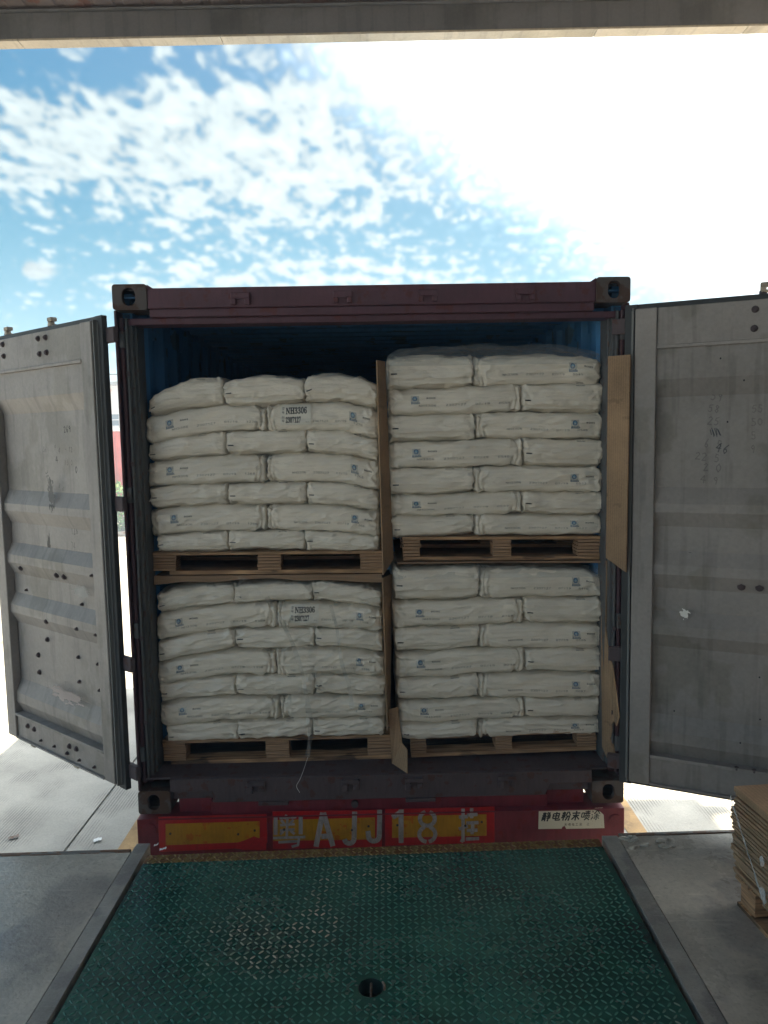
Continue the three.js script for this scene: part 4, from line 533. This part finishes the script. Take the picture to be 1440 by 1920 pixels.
board('cardboard_sheet', 'torn cardboard sheet standing beside the lower right sacks', [[1130, 1052, -0.16], [1138, 1051, -0.09], [1139, 1075, -0.09], [1136, 1180, -0.085], [1147, 1247, -0.03], [1152, 1350, -0.02], [1147, 1358, -0.03], [1148, 1372, -0.03], [1144, 1384, -0.04], [1150, 1395, -0.03], [1155, 1426, 0.0], [1140, 1424, -0.04], [1130, 1400, -0.1], [1128, 1200, -0.14]], M.card);
board('cardboard_sheet', 'folded cardboard strip leaning against the lower right door post', [[1145, 1235, -0.02], [1149, 1248, -0.01], [1157, 1310, 0.005], [1161, 1345, 0.01], [1156, 1361, 0.005], [1152, 1352, -0.01]], M.cardB);
for (const [lab, x0, y0, x1, y1, h, wob] of [['brown cardboard layer sheet on top of the lower left sacks', 289, 1080, 716, 1076, 15, 1], ['brown cardboard layer sheet on top of the lower right sacks', 745, 1054, 1126, 1051, 4, 0.2]]) {
  const a = at(x0, y0, PZ + 0.012), b = at(x1, y1, PZ + 0.012), hh = a[1] - at(x0, y0 + h, PZ + 0.012)[1];
  const g = [gridGeo(60, 4, (u, v) => { const s = 0.45 + 0.55 * Math.abs(2 * u - 1) + 0.25 * N(u * 7, wob); return [lerp(a[0], b[0], u), lerp(a[1], b[1], u) - hh * v * s, PZ + 0.012 + 0.006 * v + 0.004 * N(u * 9, v)]; }), gridGeo(30, 10, (u, v) => [lerp(a[0], b[0], u), lerp(a[1], b[1], u) - 0.002, PZ + 0.012 - 0.9 * v])];
  const m = part(numbered('cardboard_sheet'), g, mat({ c: [0.37, 0.235, 0.14], map: rep(tCard, 2), roughness: 0.85, side: THREE.DoubleSide }), scene); m.position.copy(CPOS); m.rotation.y = CYAW; tag(m, lab, 'cardboard');
}
function ribbon(pts, w, wr = 0.006, n = 60) { // crumpled strip of film along a path
  const c = new THREE.CatmullRomCurve3(pts.map(([x, y, z]) => new THREE.Vector3(...at(x, y, z)))), q = rnd() * 50;
  return gridGeo(n, 8, (u, v) => { const p = c.getPoint(u), t = c.getTangent(u), s = new THREE.Vector3(-t.y, t.x, 0).normalize(), ww = w * (0.6 + 0.8 * Math.abs(N(u * 4, q))); return [p.x + s.x * ww * (v - 0.5), p.y + s.y * ww * (v - 0.5), p.z + wr * 2.2 * N(u * 14, v * 5, q) + wr * N(u * 30, v * 9, q)]; });
}
{
  const t = cthing('stretch_film', 'clear crumpled stretch film trailing down the front of the lower left sacks', 'stretch film');
  part('film_strand', ribbon([[500, 1120, -0.14], [530, 1170, -0.135], [560, 1240, -0.13], [575, 1310, -0.13], [582, 1370, -0.13], [577, 1420, -0.12]], 0.03, 0.01), M.filmCap, t);
  part('film_strand', ribbon([[620, 1135, -0.14], [632, 1180, -0.135], [640, 1240, -0.13], [655, 1290, -0.13], [660, 1330, -0.135]], 0.026, 0.009), M.filmCap, t);
  part('film_strand', ribbon([[450, 1080, -0.15], [520, 1160, -0.135], [600, 1250, -0.132], [690, 1330, -0.14]], 0.05, 0.004), M.film, t);
  part('film_strand', ribbon([[690, 1120, -0.14], [630, 1210, -0.135], [575, 1280, -0.13], [530, 1330, -0.135]], 0.045, 0.004), M.film, t);
  part('film_strand', ribbon([[560, 1130, -0.14], [590, 1190, -0.13], [580, 1260, -0.13], [600, 1310, -0.13]], 0.06, 0.008), M.film, t);
  part('film_tail', tube([[577, 1420, -0.11], [568, 1447, -0.02], [562, 1462, 0.012], [556, 1474, 0.014], [562, 1486, 0.014]].map((p) => at(...p)), 0.001, 30, 5), M.paper, t);
}
function crown(label, x0, x1, yb, hgt, sd) {
  const t = cthing('stretch_film', label, 'stretch film'), a = at(x0, yb, ZS - 0.01), b = at(x1, yb - 5, ZS - 0.01);
  part('film_cap', gridGeo(110, 46, (u, v) => { const ed = Math.pow(Math.sin(Math.PI * clamp(u, 0.001, 0.999)), 0.3), f = ss(0, 0.35, v), k = 0.012 * N(u * 16 + sd, v * 14) + 0.008 * Math.abs(N(u * 30, v * 9 + sd)) + 0.02 * N(u * 5, v * 4 + sd); return [lerp(a[0], b[0], u), lerp(a[1], b[1], u) - 0.03 + (hgt * ed + k) * f + 0.03 * ss(0, 0.2, v), a[2] + 0.022 * (1 - f) + 0.01 * N(u * 20, v * 10 + sd) - 0.5 * v * v]; }), M.filmCap, t);
  return t;
}
crown('clear stretch film bunched over the top of the upper right sacks', 727, 1126, 676, 0.075, 3);
crown('clear stretch film bunched over the top of the lower right sacks', 738, 1126, 1074, 0.03, 13);
{ // film wrapped round the left flank of the right-hand loads
  for (const [lab, x, y0, y1, sd] of [['clear stretch film bulging at the left side of the upper right sacks', 733, 668, 1010, 1], ['clear stretch film bulging at the left side of the lower right sacks', 741, 1080, 1385, 9]]) {
    const t = cthing('stretch_film', lab, 'stretch film');
    part('film_side', gridGeo(14, 110, (u, v) => { const [X, Y] = at(x + (sd > 5 ? 16 * v : 4 * v), lerp(y0, y1, v), ZS), lay = Math.abs(Math.sin(v * 7 * Math.PI)); return [X - 0.012 + 0.055 * u + 0.006 * N(u * 4, v * 40, sd), Y, ZS - 0.1 + 0.09 * Math.sin(u * 1.5) * (0.75 + 0.25 * lay) + 0.008 * N(u * 6, v * 60, sd) + 0.02 * u]; }), M.film, t);
  }
}

// ================================================================ carton stack on its pallet, right foreground
{
  const ox = 1.368, oz = 0.862, rot = 0.09, W = 0.95, D = 1.15;
  const T = thing('wooden_pallet', 'pale wooden pallet under the stacked flat cartons at lower right', 'pallet', null, [ox, 0, oz], rot);
  for (let i = 0; i < 3; i++) part('bottom_board', bx(0.004 + i * (W - 0.1) / 2, 0.1 + i * (W - 0.1) / 2, 0, 0.016, 0.02, D, 0.002), M.wood, T);
  for (let i = 0; i < 3; i++) for (let j = 0; j < 3; j++) part('block', bx(0.012 + i * (W - 0.1) / 2, 0.092 + i * (W - 0.1) / 2, 0.017, 0.108, 0.03 + j * (D - 0.13) / 2, 0.125 + j * (D - 0.13) / 2, 0.003), M.woodB, T);
  for (let j = 0; j < 7; j++) part('deck_board', bx(-0.004, W, 0.109, 0.125, 0.015 + j * (D - 0.1) / 6, 0.1 + j * (D - 0.1) / 6, 0.003), M.wood, T);
  const n = 26, th = (0.474 - 0.126) / n; let first;
  const sheet = prism([[0, 0], [W, 0], [W, D], [0, D]], 0, th * 0.8, [], 0.0012); sheet.rotateX(Math.PI / 2); sheet.translate(0, th * 0.8, 0); boxUV(sheet, 0, 0);
  for (let i = 0; i < n; i++) {
    const m = part(numbered('carton_sheet'), sheet, i % 3 ? M.card : M.cardB, scene), j = rr(-0.008, 0.006) - 0.012 * Math.sin(i / n * 3);
    m.position.set(ox + j, 0.1265 + i * th, oz + rr(-0.008, 0.008)); m.rotation.set(rr(-0.001, 0.001), rot + rr(-0.006, 0.006), 0);
    tag(m, 'flat brown carton sheet in the film-wrapped stack at lower right', 'cardboard', 'flat carton sheets stacked on the pallet at lower right'); if (i === n - 1) tag(m, 'topmost flat brown carton of the stack at lower right, its face showing', 'cardboard');
  }
  const f = thing('stretch_film', 'clear stretch film strips and knots round the carton stack at lower right', 'stretch film', null, [ox, 0, oz], rot);
  const strip = (y0, z0, y1, z1, w) => gridGeo(50, 6, (u, v) => { const q = N(u * 5, y0 * 9); return [-0.024 + 0.004 * N(u * 12, v * 4, y0 * 20), lerp(y0, y1, u) + (v - 0.5) * w * (0.7 + 0.5 * q), lerp(z0, z1, u) + 0.004 * N(u * 9, v * 6)]; });
  part('film_strip', strip(0.43, 0.0, 0.14, 0.24, 0.02), M.filmMilk, f); part('film_strip', strip(0.45, 0.02, 0.4, 0.5, 0.03), M.film, f); part('film_strip', strip(0.4, 0.0, 0.3, 0.5, 0.12), M.film, f); part('film_strip', strip(0.3, 0.0, 0.2, 0.4, 0.16), M.film, f);
  for (const [y, z, r] of [[0.185, 0.235, 0.014], [0.3, 0.225, 0.012], [0.17, 0.247, 0.01]]) { const g = norm(new THREE.IcosahedronGeometry(r, 5)), p = g.attributes.position; for (let i = 0; i < p.count; i++) { const k = 1 + 0.55 * N(p.getX(i) * 90, p.getY(i) * 90, p.getZ(i) * 90); p.setXYZ(i, -0.03 + p.getX(i) * k * 0.6, y + p.getY(i) * k * 1.5, z + p.getZ(i) * k); } g.computeVertexNormals(); part('film_knot', g, M.filmMilk, f); }
}

// ================================================================ litter
function scrap(label, x, y, z, w, d, turn, m = M.paper) { const g = gridGeo(8, 5, (u, v) => [(u - 0.5) * w, 0.006 + 0.012 * Math.abs(N(u * 3, v * 3, x * 9)) + 0.006 * u, (v - 0.5) * d]); const o = part(numbered('paper_scrap'), g, m, scene); o.position.set(x, y, z); o.rotation.y = turn; return tag(o, label, 'litter'); }
scrap('white paper scrap on the yard left of the trailer beam', -2.23, YARD + 0.004, -1.94, 0.06, 0.045, 0.3);
scrap('grey scrap on the yard near the left edge', -2.91, YARD + 0.004, -2.0, 0.075, 0.04, 0.4, M.edgeSteel);
scrap('small white scrap on the dock edge at the left plate corner', -1.017, 0.002, 0.395, 0.018, 0.012, 0.1);
scrap('long white scrap on the yellow lip at the left plate corner', -0.976, 0.002, 0.43, 0.03, 0.012, 0.05);

// ================================================================ background seen past the left door
{
  const b = thing('warehouse_building', 'white flat-roofed building with a window band beyond the yard', 'building', null, [-11, YARD, -27]);
  part('wall', bx(-9, 9, 0, 5.35, -6, 0, 0.02), M.white, b); part('roof_edge', bx(-9.2, 9.2, 5.352, 5.5, -6.2, 0.2, 0.02), M.canopyBeam, b);
  for (let i = 0; i < 9; i++) { const x = -8.4 + i * 2 - 0.9; const w = part('window', bx(x + 0.1, x + 1.75, 3.75, 4.2, -0.05, 0.012, 0.004), M.glassDark, b); for (let k = 0; k < 5; k++) part('mullion', bx(x + 0.1 + k * 0.4, x + 0.15 + k * 0.4, 3.75, 4.2, 0.004, 0.03, 0.004), M.white, w); part('mullion', bx(x + 0.1, x + 1.75, 3.96, 4.0, 0.005, 0.028, 0.004), M.white, w); part('sill', bx(x, x + 1.85, 3.66, 3.74, 0.001, 0.08, 0.01), M.white, w); }
  const c = thing('cargo_container', 'bright red cargo container beyond the yard, seen past the left door', 'shipping container', null, [-9.2, YARD, -22.4]);
  const a = []; for (let x = -4; x < 4; x += 0.28) a.push([x, 0], [x + 0.08, 0], [x + 0.14, 0.036], [x + 0.22, 0.036]); a.push([4, 0]); const g = prism(a.concat([[4, -2.2], [-4, -2.2]]), 0.98, 3.45); g.rotateX(-Math.PI / 2); g.scale(1, 1, -1); { const ix = g.attributes.position; for (let i = 0; i < ix.count; i += 3) { const t = [ix.getX(i), ix.getY(i), ix.getZ(i)]; ix.setXYZ(i, ix.getX(i + 1), ix.getY(i + 1), ix.getZ(i + 1)); ix.setXYZ(i + 1, ...t); } g.computeVertexNormals(); boxUV(g); }
  part('side_wall', g, M.cargoRed, c); part('top_rail', bx(-4.02, 4.02, 3.452, 3.56, -2.2, 0.09, 0.01), M.white, c); part('bottom_rail', bx(-4.02, 4.02, 0.83, 0.978, -2.2, 0.09, 0.01), M.cargoRed, c);
  for (const x of [-3, -1.2, 1.2, 3]) part('support_leg', bx(x - 0.12, x + 0.12, 0, 0.828, -1.6, -0.1, 0.01), M.cargoRed, c);
  part('chassis_beam', bx(-4, 4, 0.5, 0.7, -0.9, -0.7, 0.01), M.cargoRed, c);
  const h = thing('hedge', 'low green hedge along the far side of the yard', 'hedge', null, [-9.2, YARD, -21.6]);
  const lf = new THREE.BufferGeometry(); lf.setAttribute('position', new THREE.Float32BufferAttribute([0, 0, 0, 0.03, 0.05, 0.008, 0, 0.11, 0, -0.03, 0.05, 0.008], 3)); lf.setIndex([0, 1, 2, 0, 2, 3]); lf.computeVertexNormals(); lf.setAttribute('uv', new THREE.Float32BufferAttribute([0, 0, 1, 0, 1, 1, 0, 1], 2));
  const nL = 9000, im = new THREE.InstancedMesh(lf, M.leaf, nL), o = new THREE.Object3D(), col = new THREE.Color();
  for (let i = 0; i < nL; i++) { const x = rr(-4.5, 4.5), y = rnd() < 0.62 ? rr(0.1, 0.78) : rr(0.8, 1.75), bush = Math.sin(x * 5.2) * 0.5 + 0.5; o.position.set(x + (y > 0.8 ? 0.1 * N(x, y) : 0), y > 0.8 ? 0.95 + (y - 0.95) * (0.45 + 0.55 * bush) : y, rr(-0.3, 0.3)); o.rotation.set(rr(-1.2, 1.2), rr(0, 6.3), rr(-1.2, 1.2)); o.scale.setScalar(rr(0.7, 1.5)); o.updateMatrix(); im.setMatrixAt(i, o.matrix); const k = rr(0.6, 1.4); col.setRGB(k * 1.1, k, k * 0.7); im.setColorAt(i, col); }
  im.name = 'foliage'; im.userData.kind = 'stuff'; h.add(im);
  for (let i = 0; i < 10; i++) part('stem', tube([[-4.2 + i * 0.92, 0, 0], [-4.15 + i * 0.92, 0.5, 0.04], [-4.2 + i * 0.92, 1.2, -0.05]], 0.018, 8, 5), M.woodB, h);
  part('planter_kerb', bx(-4.8, 4.8, 0, 0.14, 0.32, 0.44, 0.01), M.edgeSteel, h);
  const w = part('overhead_cable', tube([[-30, 5.2, -24.2], [-12, 4.4, -24.2], [-9.6, 4.28, -24.2], [0, 4.0, -24.2], [20, 5, -24.2]], 0.025, 60, 6), M.dark, scene); tag(w, 'thin dark overhead cable in front of the white building', 'cable');
}
scene.traverse((o) => { if (o.isMesh) { o.castShadow = true; o.receiveShadow = true; } });
renderer.render(scene, camera);
